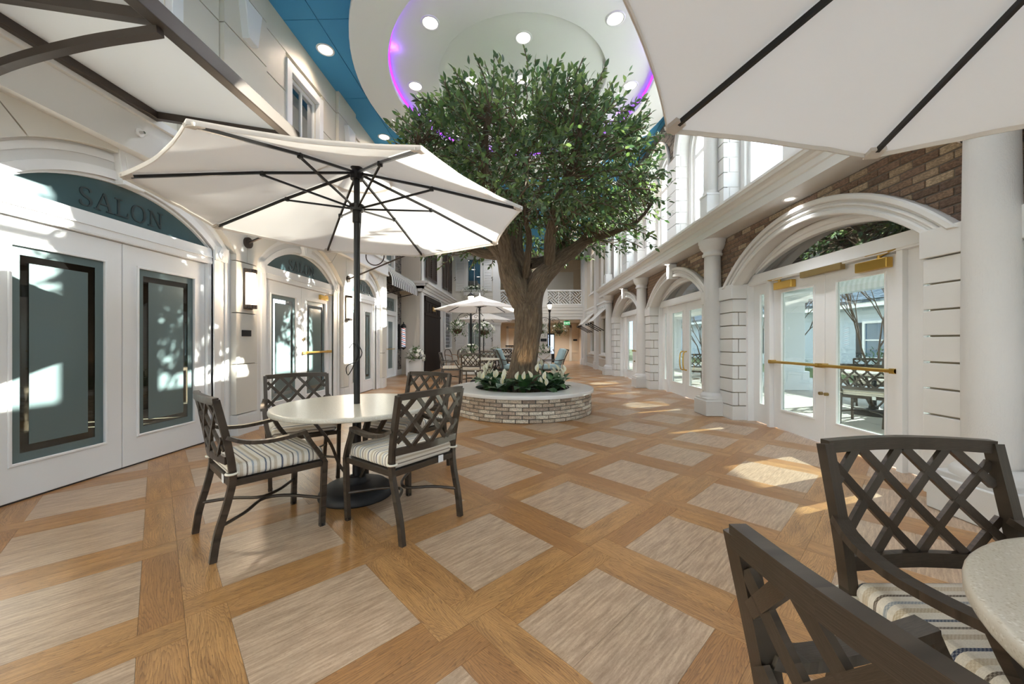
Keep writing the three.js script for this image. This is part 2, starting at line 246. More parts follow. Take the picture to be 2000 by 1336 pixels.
// ---------------------------------------------------------------- the salon front: piers, arched door recesses, upper storey
const SALON = [3.6, 6.6, 9.15], HALF = [1.02, 1.02, 0.74], END = 10.3;
{
  const w = thing('wall_salon', 'cream salon front with arched doorways, panelled piers and a broad frieze', 'wall', [0, 0, 0], 0, undefined, 'structure');
  const holes = SALON.map((c, k) => [[c - HALF[k], -0.1], ...arc(c, HALF[k], 2.40, 2.80), [c + HALF[k], -0.1]]);
  obj('core', sideExtrude(poly([[-7.5, 0], ...holes.flatMap((h) => [[h[0][0], 0], ...h.slice(1, -1), [h[h.length - 1][0], 0]]), [END, 0], [END, 3.12], [-7.5, 3.12]]), -4.15, -3.88), M.trim, w);
  SALON.forEach((c, k) => {
    const H = HALF[k];
    obj('arch_casing', [sideExtrude(arcRing(c, H + 0.1, 2.40, 2.88, H, 2.40, 2.80), -3.9, -3.862), sideExtrude(arcRing(c, H + 0.24, 2.42, 3.02, H + 0.18, 2.42, 2.96), -3.9, -3.868)], M.white, w);
    for (const s of [-1, 1]) { obj('side_casing', [span(-3.9, -3.862, 0, 2.40, -(c + s * H), -(c + s * (H + 0.1))), span(-3.9, -3.868, 0, 2.42, -(c + s * (H + 0.18)), -(c + s * (H + 0.24)))], M.white, w); obj('rosette', [span(-3.9, -3.855, 2.28, 2.46, -(c + s * (H + 0.01)), -(c + s * (H + 0.23))), new THREE.CylinderGeometry(0.06, 0.07, 0.02, 20).rotateZ(PI / 2).translate(-3.85, 2.37, -(c + s * (H + 0.12))), new THREE.CylinderGeometry(0.025, 0.03, 0.03, 16).rotateZ(PI / 2).translate(-3.848, 2.37, -(c + s * (H + 0.12)))], M.white, w); }
    obj('keystone', [sideExtrude(poly([[c - 0.1, 2.76], [c + 0.1, 2.76], [c + 0.15, 3.1], [c - 0.15, 3.1]]), -3.9, -3.81, 0.006), sideExtrude(poly([[c - 0.055, 2.82], [c + 0.055, 2.82], [c + 0.09, 3.05], [c - 0.09, 3.05]]), -3.82, -3.8)], M.white, w);
  });
  // pier panels with open joints
  const R = (1.30 ** 2 + 0.62 ** 2) / (2 * 0.62), ya = 3.04, cy = ya - R;
  const top = (c, s) => c > 9 ? 2.2 + 0.84 * Math.sqrt(Math.max(0, 1 - ((s - c) / 1.02) ** 2)) : cy + Math.sqrt(Math.max(0, R * R - (s - c) ** 2));
  const pier = (a, b, cl, cr) => {                           // pier from depth a to b; arches centred cl and cr spring from it
    obj('joint_back', span(-3.885, -3.862, 0, 3.1, -a - 0.01, -b + 0.01), M.cream, w);
    obj('plinth', [span(-3.9, -3.775, 0, 0.24, -a, -b), span(-3.9, -3.785, 0.24, 0.27, -a, -b)], M.trim, w);
    for (const [y0, y1] of [[0.28, 0.945], [0.957, 1.635], [1.647, 2.33]]) obj('panel', sideExtrude(poly(rect(a, b, y0, y1)), -3.88, -3.8, 0.004), M.panel, w);
    const m = (a + b) / 2, Y = 3.085, arcPts = (from, to, c) => Array.from({ length: 13 }, (_, i) => { const s = lerp(from, to, i / 12); return [s, Math.max(2.342, Math.min(3.03, top(c, s)))]; });
    const half = (edge, c) => {                              // the spandrel between the pier's middle and the keystone, cut by one radial joint
      const d = Math.sign(edge - c), j0 = lerp(c, edge, 0.62), j1 = lerp(c, edge, 0.80);
      obj('panel', sideExtrude(poly([[edge, 2.342], [m - d * 0.005, 2.342], [m - d * 0.005, Y], [j1 + d * 0.006, Y], ...arcPts(j0 + d * 0.006, edge, c)]), -3.88, -3.8), M.panel, w);
      obj('panel', sideExtrude(poly([...arcPts(c + d * 0.16, j0 - d * 0.006, c), [j1 - d * 0.006, Y], [c + d * 0.16, Y]]), -3.88, -3.8), M.panel, w);
    };
    if (cl !== undefined) half(a, cl); else obj('panel', sideExtrude(poly(rect(a, m - 0.005, 2.342, Y)), -3.88, -3.8), M.panel, w);
    if (cr !== undefined) half(b, cr); else obj('panel', sideExtrude(poly(rect(m + 0.005, b, 2.342, Y)), -3.88, -3.8), M.panel, w);
  };
  pier(1.9, 2.3, undefined, 3.6); obj('plain_wall', span(-3.9, -3.8, 0, 3.1, 7.5, -1.89), M.panel, w); pier(4.9, 5.3, 3.6, 6.6); pier(7.9, 8.15, 6.6, 9.15); pier(10.13, END, 9.15);
  obj('end_return', span(-5.0, -3.8, 0, 6.5, -END, -END - 0.15), M.panel, w);
  obj('frieze', [span(-3.99, -3.72, 3.09, 3.46, 7.5, -END - 0.06), span(-4.0, -3.68, 3.43, 3.5, 7.5, -END - 0.1), span(-4.0, -3.70, 3.075, 3.12, 7.5, -END - 0.08)], M.trim, w);
  // upper storey
  const wins = SALON.map((c) => rect(c - 0.42, c + 0.42, 3.95, 5.75));
  obj('upper_core', sideExtrude(poly([[-7.5, 3.45], [END, 3.45], [END, 6.5], [-7.5, 6.5]], wins), -4.1, -3.91), M.cream, w);
  const ys = [3.5, 4.02, 4.68, 5.34, 6.0, 6.46];
  for (let i = 0; i < 5; i++) {
    const y0 = ys[i] + 0.008, y1 = ys[i + 1] - 0.008;
    for (const [a, b] of [[-7.4, 1.68], [1.7, 2.5], [4.7, 5.5], [7.7, 8.5], [10.1, END]]) obj('panel', span(-3.95, -3.80, y0, y1, -a, -b), M.cream, w);
    for (const c of SALON) { const a = c > 9 ? 8.51 : c - 1.09, b = c > 9 ? 10.09 : c + 1.09; if (i === 4) obj('panel', span(-3.95, -3.86, y0, y1, -a, -b), M.cream, w); else { obj('panel', span(-3.95, -3.86, y0, y1, -a, -(c - 0.56)), M.cream, w); obj('panel', span(-3.95, -3.86, y0, y1, -(c + 0.56), -b), M.cream, w); } }
  }
  for (const s of [2.1, 5.1, 8.1]) obj('wedge_ornament', [sideExtrude(poly([[s - 0.09, 5.38], [s + 0.09, 5.38], [s + 0.17, 5.88], [s - 0.17, 5.88]]), -3.82, -3.70, 0.008)], M.white, w);
  obj('plaster_back', [span(-7.2, -7.0, 0, 3.3, 7.5, -END - 0.1), span(-7.2, -4.1, 3.3, 3.45, 7.5, -END - 0.1), span(-7.2, -3.8, 0, 6.5, 7.5, 7.4)], M.smoked, w);
  SALON.forEach((c, k) => {
    const g = thing('window_' + (k + 1), ['white sash window above the first salon door by the canopy', 'white sash window above the middle salon door', 'white sash window above the salon door by the striped awning'][k], 'window', [0, 0, 0], 0, undefined, 'structure');
    obj('casing', sideExtrude(poly(rect(c - 0.56, c + 0.56, 3.83, 5.9), [rect(c - 0.42, c + 0.42, 3.95, 5.75)]), -3.92, -3.83, 0.006), M.white, g);
    obj('sash_frame', [sideExtrude(poly(rect(c - 0.42, c + 0.42, 3.95, 5.75), [rect(c - 0.36, c - 0.018, 4.02, 5.69), rect(c + 0.018, c + 0.36, 4.02, 5.69)]), -3.97, -3.93), span(-3.975, -3.925, 4.83, 4.88, -c + 0.4, -c - 0.4)], M.white, g);
    for (const s of [-1, 1]) obj('pane', span(-3.957, -3.951, 4.02, 5.69, -(c + s * 0.018), -(c + s * 0.36)), M.mirrorGlass, g);
    obj('backing', span(-4.08, -4.05, 3.9, 5.8, -c + 0.45, -c - 0.45), M.smoked, g);
  });
}
// salon doors
SALON.forEach((c, k) => {
  const g = thing('door_' + (k + 1), ['white double salon door under the brown framed canopy, arched transom', 'white double salon door between the two lit wall sconces', 'white double salon door next to the barber shop front'][k], 'door', [0, 0, 0], 0, undefined, 'structure'), H = HALF[k];
  obj('frame', [span(-4.0, -3.89, 2.225, 2.42, -(c - H), -(c + H)), span(-4.0, -3.885, 2.235, 2.265, -(c - H), -(c + H)), span(-4.0, -3.875, 2.3, 2.315, -(c - H), -(c + H)), span(-4.0, -3.9, 0, 2.23, -(c - H), -(c - H + 0.055)), span(-4.0, -3.9, 0, 2.23, -(c + H - 0.055), -(c + H))], M.white, g);
  const tr = obj('transom', sideExtrude(poly(arc(c, H - 0.02, 2.415, 2.785)), -3.95, -3.93), M.filmDark, g);
  obj('lettering', text('SALON', k === 2 ? 0.2 : 0.17, 0.006).rotateY(PI / 2).translate(-3.93, 2.475, -c - 0.02), M.etched, tr);
  obj('transom_bead', sideExtrude(arcRing(c, H, 2.41, 2.80, H - 0.03, 2.41, 2.77), -3.94, -3.9), M.white, g);
  for (const s of [-1, 1]) {
    const a = s < 0 ? c - H + 0.058 : c + 0.003, b = a + H - 0.061, h0 = a + 0.15, h1 = b - 0.15;
    const leaf = obj('door_leaf', sideExtrude(poly(rect(a, b, 0.012, 2.22), [rect(h0, h1, 0.3, 2.01)]), -3.985, -3.935, 0.004), M.white, g);
    obj('glazing_bead', sideExtrude(poly(rect(h0 - 0.018, h1 + 0.018, 0.282, 2.028), [rect(h0 + 0.006, h1 - 0.006, 0.306, 2.004)]), -3.94, -3.924, 0.005), M.white, leaf);
    obj('glass', span(-3.966, -3.960, 0.3, 2.01, -h0, -h1), M.glass, leaf);
    obj('frosted_border', sideExtrude(poly(rect(h0, h1, 0.3, 2.01), [rect(h0 + 0.068, h1 - 0.068, 0.372, 1.938)]), -3.9575, -3.955), M.film, leaf);
    obj('frosted_field', sideExtrude(poly(rect(h0 + 0.125, h1 - 0.125, 0.43, 1.88)), -3.9575, -3.955), M.film, leaf);
    obj('threshold', span(-3.985, -3.94, 0.0, 0.012, -a, -b), M.iron, leaf);
    if (k === 1 && s > 0) {
      const d = obj('door_closer', [rbox(0.05, 0.09, 0.28, 0.008, -3.91, 2.12, -(b - 0.25)), bar(V(-3.90, 2.175, -(b - 0.2)), V(-3.84, 2.2, -(b - 0.02)), 0.02, 0.012)], M.brass, leaf); d.userData.label = 'brass door closer';
      obj('push_bar', [rod(V(-3.87, 1.06, -a - 0.06), V(-3.87, 1.06, -b + 0.06), 0.02), span(-3.94, -3.86, 1.035, 1.085, -a - 0.03, -a - 0.09), span(-3.94, -3.86, 1.035, 1.085, -b + 0.03, -b + 0.09)], M.brass, leaf);
      obj('lock', new THREE.CylinderGeometry(0.022, 0.022, 0.03, 16).rotateZ(PI / 2).translate(-3.93, 1.3, -a - 0.05), M.brassDull, leaf);
    }
  }
});
// ---------------------------------------------------------------- the garden side: arched doorways between columns, entablature, upper windows
const BAY = [4.68, 8.56, 12.44, 0.8], COL = [2.74, 6.62, 10.5, 14.38, -1.14], ALONG = [...BAY].sort((a, b) => a - b), UP = Array.from({ length: 10 }, (_, i) => 3.71 + 1.94 * (i - 4));
{
  const w = thing('wall_garden', 'white garden side wall with arched doorways, brick spandrels and tall upper windows', 'wall', [0, 0, 0], 0, undefined, 'structure');
  const op = ALONG.map((c) => [[c - 1.47, 0], ...arc(c, 1.47, 2.14, 2.72), [c + 1.47, 0]]);
  obj('core', sideExtrude(poly([[-7.5, 0], ...op.flat(), [15.2, 0], [15.2, 3.05], [-7.5, 3.05]]), 3.475, 3.85), M.trim, w);
  for (const c of BAY) {
    obj('arch_moulding', [sideExtrude(arcRing(c, 1.70, 2.13, 2.88, 1.44, 2.13, 2.69), 3.37, 3.52, 0.012), sideExtrude(arcRing(c, 1.71, 2.13, 2.895, 1.63, 2.13, 2.83), 3.325, 3.40, 0.012), sideExtrude(arcRing(c, 1.60, 2.13, 2.805, 1.55, 2.13, 2.77), 3.345, 3.40, 0.012), sideExtrude(arcRing(c, 1.52, 2.13, 2.75, 1.44, 2.13, 2.69), 3.35, 3.40, 0.012)], M.trim, w);
    if (c > 5) obj('keystone', sideExtrude(poly([[c - 0.06, 2.66], [c + 0.06, 2.66], [c + 0.1, 2.98], [c - 0.1, 2.98]]), 3.27, 3.5, 0.01), M.white, w);
  }
  const course = 0.214;
  COL.forEach((s, k) => {
    const a = s - 0.51, b = s + 0.51;
    obj('pier_core', span(3.40, 3.6, 0, 2.13, -a - 0.02, -b + 0.02), M.joint, w);
    for (let i = 0; i < 10; i++) {
      const y0 = i ? 0.235 + (i - 1) * course : 0, y1 = i ? y0 + course - 0.014 : 0.221;
      if (i === 9) { obj('impost_block', rbox(0.30, y1 - y0 + 0.03, b - a + 0.03, 0.008, 3.49, (y0 + y1) / 2 + 0.01, -s), M.trim, w); continue; }
      if (i % 2 && i) { obj('quoin_block', rbox(0.092, y1 - y0, b - a, 0.006, 3.406, (y0 + y1) / 2, -s), M.trim, w); obj('quoin_block', rbox(0.165, y1 - y0, b - a, 0.006, 3.5465, (y0 + y1) / 2, -s), M.trim, w); }
      else obj('quoin_block', rbox(0.269, y1 - y0, b - a, 0.006, 3.4945, (y0 + y1) / 2, -s), M.trim, w);
    }
  });
  // brick spandrels over the arches
  obj('mortar_bed', sideExtrude(poly([[-1.4, 2.12], ...ALONG.flatMap((c) => arc(c, 1.62, 2.13, 2.82)), [15.0, 2.12], [15.0, 3.02], [-1.4, 3.02]]), 3.44, 3.48), M.mortarDark, w);
  const r = rng(21), bg = rbox(0.03, 0.062, 0.204, 0.006), bh = rbox(0.03, 0.062, 0.098, 0.006); const all = [];
  for (let row = 0; row < 13; row++) for (let k = 0; k < 79; k++) {
    const s = -1.3 + k * 0.214 + (row % 2) * 0.107, y = 2.16 + row * 0.0725; if (s > 14.9) continue;
    const c = BAY.reduce((q, v) => (Math.abs(v - s) < Math.abs(q - s) ? v : q)), R = (1.70 ** 2 + 0.75 ** 2) / 1.5, d = Math.hypot(s - c, y - (2.88 - R)); if (d < R - 0.06 && Math.abs(s - c) < 1.75) continue;
    if (COL.some((q) => Math.abs(q - s) < 0.06)) { /* behind a column */ }
    all.push([s, y]);
  }
  all.sort((p, q) => Math.abs(p[0] - 4) - Math.abs(q[0] - 4));
  const rest = [];
  all.forEach(([s, y], i) => { const m = M.wallBrick[Math.floor(r() * 6)], x = 3.443 + r() * 0.004; if (i < 300) { const b = obj('brick', bg, m, w); b.position.set(x, y, -s); } else rest.push(bg.clone().translate(x, y, -s)); });
  if (rest.length) obj('far_bricks', rest, M.wallBrick[0], w).userData.kind = 'stuff';
  // entablature
  const prof = [[3.6, 3.0], [3.085, 3.0], [3.085, 3.10], [3.07, 3.115], [3.07, 3.185], [3.05, 3.195], [3.03, 3.22], [3.0, 3.235], [2.975, 3.24], [2.965, 3.27], [2.95, 3.28], [2.95, 3.315], [3.6, 3.33]];
  obj('entablature', frontExtrude(poly(prof), -15.2, 7.5), M.trim, w);
  // upper storey
  const big = UP.map((c) => [[c - 0.72, 3.34], ...arc(c, 0.72, 5.33, 6.049), [c + 0.72, 3.34]]), small = UP.map((c) => [[c - 0.6, 3.72], ...arc(c, 0.6, 5.28, 5.879), [c + 0.6, 3.72]]);
  obj('upper_front', sideExtrude(poly(rect(-7.5, 15.2, 3.3, 6.5), big), 3.42, 3.63), M.trim, w);
  obj('upper_back', sideExtrude(poly(rect(-7.5, 15.2, 3.0, 6.5), small), 3.63, 3.85), M.trim, w);
  obj('brick_spandrel', metric(sideExtrude(poly([[-7.5, 5.36], ...UP.flatMap((c) => arc(c, 0.8, 5.33, 6.129)), [15.1, 5.36], [15.1, 6.44], [-7.5, 6.44]]), 3.39, 3.43)), M.greyBrick, w);
  UP.forEach((c) => {
    obj('arch_moulding', [sideExtrude(arcRing(c, 0.82, 5.33, 6.149, 0.70, 5.33, 6.029), 3.36, 3.44, 0.01), sideExtrude(arcRing(c, 0.83, 5.33, 6.159, 0.785, 5.33, 6.114), 3.335, 3.38, 0.008)], M.trim, w);
    const s = c - 0.97;
    if (s > 1 && s < 15) {
      obj('medallion', [new THREE.CylinderGeometry(0.16, 0.17, 0.05, 28).rotateZ(PI / 2).translate(3.385, 6.12, -s), new THREE.CylinderGeometry(0.08, 0.09, 0.07, 24).rotateZ(PI / 2).translate(3.385, 6.12, -s)], M.trim, w);
      obj('pier_core', span(3.40, 3.6, 3.32, 5.36, -s + 0.235, -s - 0.235), M.joint, w);
      for (let i = 0; i < 8; i++) {
        const y0 = 3.335 + i * 0.249, y1 = y0 + 0.236;
        if (i % 2) { obj('quoin_block', rbox(0.09, 0.236, 0.52, 0.006, 3.395, (y0 + y1) / 2, -s), M.trim, w); obj('quoin_block', rbox(0.15, 0.236, 0.52, 0.006, 3.527, (y0 + y1) / 2, -s), M.trim, w); }
        else obj('quoin_block', rbox(0.252, 0.236, 0.52, 0.006, 3.476, (y0 + y1) / 2, -s), M.trim, w);
      }
    }
  });
  UP.forEach((c, k) => {
    const g = thing('window_' + (k + 4), 'tall arched white window in the upper garden wall', 'window', [0, 0, 0], 0, 'upper arched windows', 'structure');
    obj('frame', [sideExtrude(poly([[c - 0.6, 3.72], ...arc(c, 0.6, 5.28, 5.879), [c + 0.6, 3.72]], [[[c - 0.53, 3.80], ...arc(c, 0.53, 5.28, 5.809), [c + 0.53, 3.80]]]), 3.69, 3.74), span(3.68, 3.75, 5.13, 5.22, -c + 0.56, -c - 0.56)], M.white, g);
    obj('pane', sideExtrude(poly([[c - 0.54, 3.78], ...arc(c, 0.54, 5.28, 5.819), [c + 0.54, 3.78]]), 3.712, 3.718), M.glass, g);
  });
}
// columns: below with plinth, shaft and capital, above on pedestals
COL.forEach((s, k) => {
  const names = ['stout smooth white column beside the brass closers and the patio umbrella', 'smooth white column between the wide arch and the handle door arch', 'slim white column between the handle door and the single bar door', 'white column at the end of the arcade by the awnings', 'white column at the entrance end of the arcade'];
  const g = thing('column', names[k], 'column', [3.3, 0, -s], 0, undefined, 'structure');
  obj('plinth', [rbox(0.44, 0.26, 0.44, 0.012, 0, 0.13, 0), rbox(0.40, 0.05, 0.40, 0.01, 0, 0.275, 0), lathe([[0.2, 0.29], [0.2, 0.33], [0.185, 0.35], [0.165, 0.37], [0.155, 0.39]])], M.column, g);
  obj('shaft', lathe([[0.14, 0.38], [0.142, 1.1], [0.138, 2.0], [0.13, 2.74]], 40), M.column, g);
  obj('capital', [lathe([[0.142, 2.72], [0.162, 2.735], [0.162, 2.765], [0.145, 2.78], [0.145, 2.82], [0.17, 2.835], [0.195, 2.875], [0.21, 2.905], [0.21, 2.94], [0.225, 2.95], [0.225, 3.0]], 40)], M.trim, g);
  const u = thing('upper_column', ['white column on the ledge above the umbrella', 'white column on the ledge above the wide brick arch', 'slim white column on the ledge behind the crown', 'white column on the ledge far along the arcade', 'white column on the ledge at the entrance end'][k], 'column', [3.27, 3.32, -s], 0, undefined, 'structure');
  obj('pedestal', [rbox(0.26, 0.46, 0.26, 0.008, 0, 0.23, 0), rbox(0.28, 0.04, 0.28, 0.008, 0, 0.455, 0)], M.trim, u);
  obj('shaft', lathe([[0.13, 0.47], [0.13, 0.51], [0.115, 0.54], [0.115, 1.9], [0.125, 1.92], [0.14, 1.99], [0.15, 2.02], [0.15, 2.08]], 32), M.column, u);
});
// garden doors
BAY.forEach((c, k) => {
  const g = thing('door_' + (k === 3 ? 11 : k + 4), ['white glazed double doors with brass closers under the widest arch', 'white glazed double doors with tall brass pull handle', 'white glazed door with a single brass bar at the arcade end', 'white glazed double doors at the entrance end of the arcade'][k], 'door', [0, 0, 0], 0, undefined, 'structure');
  const x0 = 3.68, x1 = 3.74;
  obj('frame', [span(3.60, 3.76, 2.13, 2.29, -(c - 1.47), -(c + 1.47)), span(3.585, 3.70, 2.15, 2.17, -(c - 1.47), -(c + 1.47)), ...[-1, 1].flatMap((s) => [span(3.58, 3.78, 0, 2.14, -(c + s * 1.47), -(c + s * 1.39)), span(3.62, 3.74, 0, 2.14, -(c + s * 0.935), -(c + s * 0.995))])], M.white, g);
  obj('arch_frame', [sideExtrude(arcRing(c, 1.47, 2.14, 2.72, 1.37, 2.25, 2.64), 3.58, 3.74, 0.008), sideExtrude(arcRing(c, 1.39, 2.24, 2.655, 1.30, 2.275, 2.585), 3.62, 3.74, 0.006)], M.white, g);
  obj('fanlight', sideExtrude(poly(arc(c, 1.31, 2.27, 2.595)), 3.69, 3.70), M.mirrorGlass, g);
  for (const s of [-1, 1]) {
    const side = obj('sidelight', sideExtrude(poly(rect(c + s * 0.995 - (s < 0 ? 0.395 : 0), c + s * 0.995 + (s > 0 ? 0.395 : 0), 0.01, 2.135), [rect(c + s * 1.19 - 0.055, c + s * 1.19 + 0.055, 0.3, 1.98)]), x0 - 0.01, x1 - 0.02, 0.003), M.white, g);
    obj('pane', span(3.70, 3.706, 0.29, 1.99, -(c + s * 1.19 - 0.06), -(c + s * 1.19 + 0.06)), M.doorGlass, side);
    const a = s < 0 ? c - 0.932 : c + 0.003, b = a + 0.929, h0 = a + 0.165, h1 = b - 0.165;
    const leaf = obj('door_leaf', sideExtrude(poly(rect(a, b, 0.012, 2.125), [rect(h0, h1, 0.29, 1.955)]), x0, x1 - 0.015, 0.004), M.white, g);
    obj('glazing_bead', sideExtrude(poly(rect(h0 - 0.015, h1 + 0.015, 0.275, 1.97), [rect(h0 + 0.008, h1 - 0.008, 0.298, 1.947)]), x0 - 0.012, x0 + 0.005, 0.004), M.white, leaf);
    obj('pane', span(3.70, 3.706, 0.29, 1.955, -h0, -h1), M.doorGlass, leaf);
    const zc = -(a + b) / 2;
    if (k === 0 || k === 3 || k === 2 && s < 0) {
      obj('push_bar', [rod(V(3.615, 0.965, -a - 0.0), V(3.615, 0.965, -b + 0.0), 0.019, 12), span(3.60, 3.69, 0.94, 0.99, -a, -a - 0.05), span(3.60, 3.69, 0.94, 0.99, -b + 0.05, -b)], M.brass, leaf);
      const q = s < 0 ? a + 0.18 : b - 0.2;
      obj('door_closer', [rbox(0.07, 0.105, 0.36, 0.01, 3.64, 2.045, -(s < 0 ? a + 0.26 : b - 0.28)), bar(V(3.63, 2.115, -q), V(3.60, 2.15, -(q + (s < 0 ? -0.2 : 0.2))), 0.024, 0.014), bar(V(3.61, 2.15, -(s < 0 ? a : b)), V(3.6, 2.15, -(s < 0 ? a + 0.3 : b - 0.3)), 0.02, 0.012), cyl(0.02, 0.02, 0.05, 3.63, 2.12, -q)], M.brass, leaf).userData.label = 'brass door closer';
      obj('lock', new THREE.CylinderGeometry(0.02, 0.02, 0.04, 16).rotateZ(PI / 2).translate(3.665, 0.62, -(s < 0 ? b - 0.04 : a + 0.04)), M.brassDull, leaf);
    }
    if (k === 1) obj('pull_handle', tube([V(3.66, 0.62, -(s < 0 ? b - 0.08 : a + 0.08)), V(3.60, 0.64, -(s < 0 ? b - 0.08 : a + 0.08)), V(3.60, 1.02, -(s < 0 ? b - 0.08 : a + 0.08)), V(3.66, 1.04, -(s < 0 ? b - 0.08 : a + 0.08))], 0.014, 24), M.brass, leaf);
  }
  if (k === 0) obj('sensor_rail', rbox(0.06, 0.075, 0.62, 0.006, 3.61, 2.11, -c + 0.03), M.brassDull, g);
});
// end walls and shell behind the camera: a glazed end of three tall openings
{
  const w = thing('wall_entrance', 'white end wall with tall glazed openings behind the patio tables', 'wall', [0, 0, 0], 0, undefined, 'structure');
  const holes = [-2.4, 0, 2.4].map((c) => rect(c - 0.95, c + 0.95, 0.3, 3.2));
  obj('core', frontExtrude(poly(rect(-5.2, 3.9, 0, 6.5), holes), 7.3, 7.6), M.trim, w);
  for (const c of [-2.4, 0, 2.4]) { obj('frame', frontExtrude(poly(rect(c - 0.95, c + 0.95, 0.3, 3.2), [rect(c - 0.88, c - 0.03, 0.37, 2.4), rect(c + 0.03, c + 0.88, 0.37, 2.4), rect(c - 0.88, c - 0.03, 2.5, 3.13), rect(c + 0.03, c + 0.88, 2.5, 3.13)]), 7.4, 7.46), M.white, w); obj('pane', span(c - 0.9, c + 0.9, 0.33, 3.17, 7.425, 7.43), M.glass, w); }
}
// ================================================================ THE FAR END OF THE HALL
// ---------------------------------------------------------------- barber shop front: grey brick, set back
function lattice(w, h, t, n = 3) {                        // one fretwork panel from (0,0) to (w,h): two main diagonals and half boards that stop at them
  const out = [], b = 0.042, q = Math.SQRT1_2, cx = w / 2, cy = h / 2, step = h / (n + 0.4) * 0.8;
  const clip = (x0, y0, dx, dy) => { let t0 = -9, t1 = 9; for (const [p, d, hi] of [[x0, dx, w], [y0, dy, h]]) { const a = -p / d, c = (hi - p) / d; t0 = Math.max(t0, Math.min(a, c)); t1 = Math.min(t1, Math.max(a, c)); } return t1 - t0 > 0.08 ? [V(x0 + dx * t0, y0 + dy * t0, 0), V(x0 + dx * t1, y0 + dy * t1, 0)] : null; };
  for (const s of [1, -1]) for (let k = -n; k <= n; k++) {
    const l = clip(cx + k * step, cy, q, s * q); if (!l) continue;
    const foot = V(cx + k * step / 2, cy - s * k * step / 2, 0), keepEnd = k * s > 0;   // nearest point to the panel's middle
    if (k === 0) out.push(bar(l[0], l[1], b, t, V(0, 0, 1))); else { const e = keepEnd ? l[1] : l[0]; if (e.distanceTo(foot) > 0.05) out.push(bar(foot, e, b, t, V(0, 0, 1))); }
  }
  return out;
}
{
  const w = thing('wall_barber', 'grey brick barber shop front set back under a striped awning', 'wall', [0, 0, 0], 0, undefined, 'structure');
  obj('core', metric(sideExtrude(poly(rect(10.3, 14.7, 0, 6.5), [rect(12.25, 13.85, 0.02, 2.9), rect(12.6, 13.6, 3.95, 5.5)]), -4.9, -4.7)), M.greyBrick, w);
  obj('baseboard', span(-4.72, -4.67, 0, 0.2, -13.97, -14.6), M.trim, w);
  obj('back', span(-6.4, -6.3, 0, 6.5, -10, -15), M.taupe, w);
  const d = thing('door_7', 'white glazed barber shop door with lettered transom', 'door', [0.1, 0, -0.75], 0, undefined, 'structure');
  obj('frame', sideExtrude(poly(rect(11.4, 13.2, 0.0, 3.0), [rect(11.55, 13.05, 0.02, 2.2), rect(11.55, 13.05, 2.36, 2.82)]), -4.9, -4.76, 0.006), M.white, d);
  const tr = obj('transom', span(-4.86, -4.85, 2.36, 2.82, -11.55, -13.05), M.film, d); obj('lettering', text('SHOP', 0.26, 0.005).rotateY(PI / 2).translate(-4.85, 2.46, -12.45), M.etched, tr);
  for (const s of [0, 1]) { const a = 11.56 + s * 0.745, b = a + 0.74; const lf = obj('door_leaf', sideExtrude(poly(rect(a, b, 0.02, 2.19), [rect(a + 0.14, b - 0.14, 0.3, 1.98)]), -4.88, -4.84, 0.004), M.white, d); obj('pane', span(-4.866, -4.86, 0.3, 1.98, -a - 0.14, -b + 0.14), M.film, lf); obj('push_bar', rod(V(-4.80, 1.0, -a - 0.05), V(-4.80, 1.0, -b + 0.05), 0.016), M.brass, lf); }
  const uw = thing('window_30', 'white framed window over the striped awning', 'window', [0.1, 0.15, -0.4], 0, undefined, 'structure');
  obj('casing', [sideExtrude(poly(rect(12.1, 13.3, 3.6, 5.5), [rect(12.25, 13.15, 3.78, 5.38)]), -4.9, -4.76, 0.006), span(-4.9, -4.68, 3.5, 3.64, -12.05, -13.35)], M.trim, uw); obj('pane', span(-4.87, -4.86, 3.78, 5.38, -12.25, -13.15), M.film, uw);
  // striped awning: curved hood of alternating black and white strips
  const aw = thing('striped_awning', 'black and white striped shell awning over the barber shop door', 'awning', [0.11, 0.17, -0.24]);
  const N = 28, a0 = 11.15, a1 = 13.95, step = (a1 - a0) / N, prof = Array.from({ length: 9 }, (_, i) => { const t = i / 8 * PI / 2; return [-4.8 + 0.72 * Math.sin(t), 2.95 + 0.62 * Math.cos(t)]; });
  for (let i = 0; i < N; i++) {
    const sa = a0 + i * step, g = []; for (let k = 0; k < 8; k++) { const [x, y] = prof[k], [x2, y2] = prof[k + 1]; g.push(bar(V(x, y, -sa - step / 2), V(x2, y2, -sa - step / 2), step, 0.012, V(1, 1, 0))); }
    g.push(box(0.01, 0.13, step, -4.08, 2.89, -sa - step / 2)); obj('stripe', g, i % 2 ? M.black : M.white, aw);
  }
  for (const s of [11.3, 12.6, 13.8]) obj('strut', rod(V(-4.79, 2.75, -s), V(-4.12, 2.9, -s), 0.015), M.iron, aw);
  // barber pole
  const bp = thing('barber_pole', 'barber pole with red white and blue spiral on grey brick', 'barber pole', [-4.5, 0, -14.15]);
  const cv = document.createElement('canvas'); cv.width = 64; cv.height = 256; const x = cv.getContext('2d'); x.fillStyle = '#f4f2ee'; x.fillRect(0, 0, 64, 256);
  for (let k = -4; k < 14; k++) { x.fillStyle = k % 2 ? '#27407e' : '#a8283a'; x.beginPath(); const y = k * 26; x.moveTo(0, y); x.lineTo(64, y + 52); x.lineTo(64, y + 63); x.lineTo(0, y + 11); x.fill(); }
  const t = new THREE.CanvasTexture(cv); t.colorSpace = THREE.SRGBColorSpace;
  obj('glass_cylinder', cyl(0.075, 0.075, 0.72, 0, 1.42, 0, 24), phys({ map: t, roughness: 0.15, clearcoat: 1, emissive: lin(1, 1, 1), emissiveMap: t, emissiveIntensity: 0.35 }), bp);
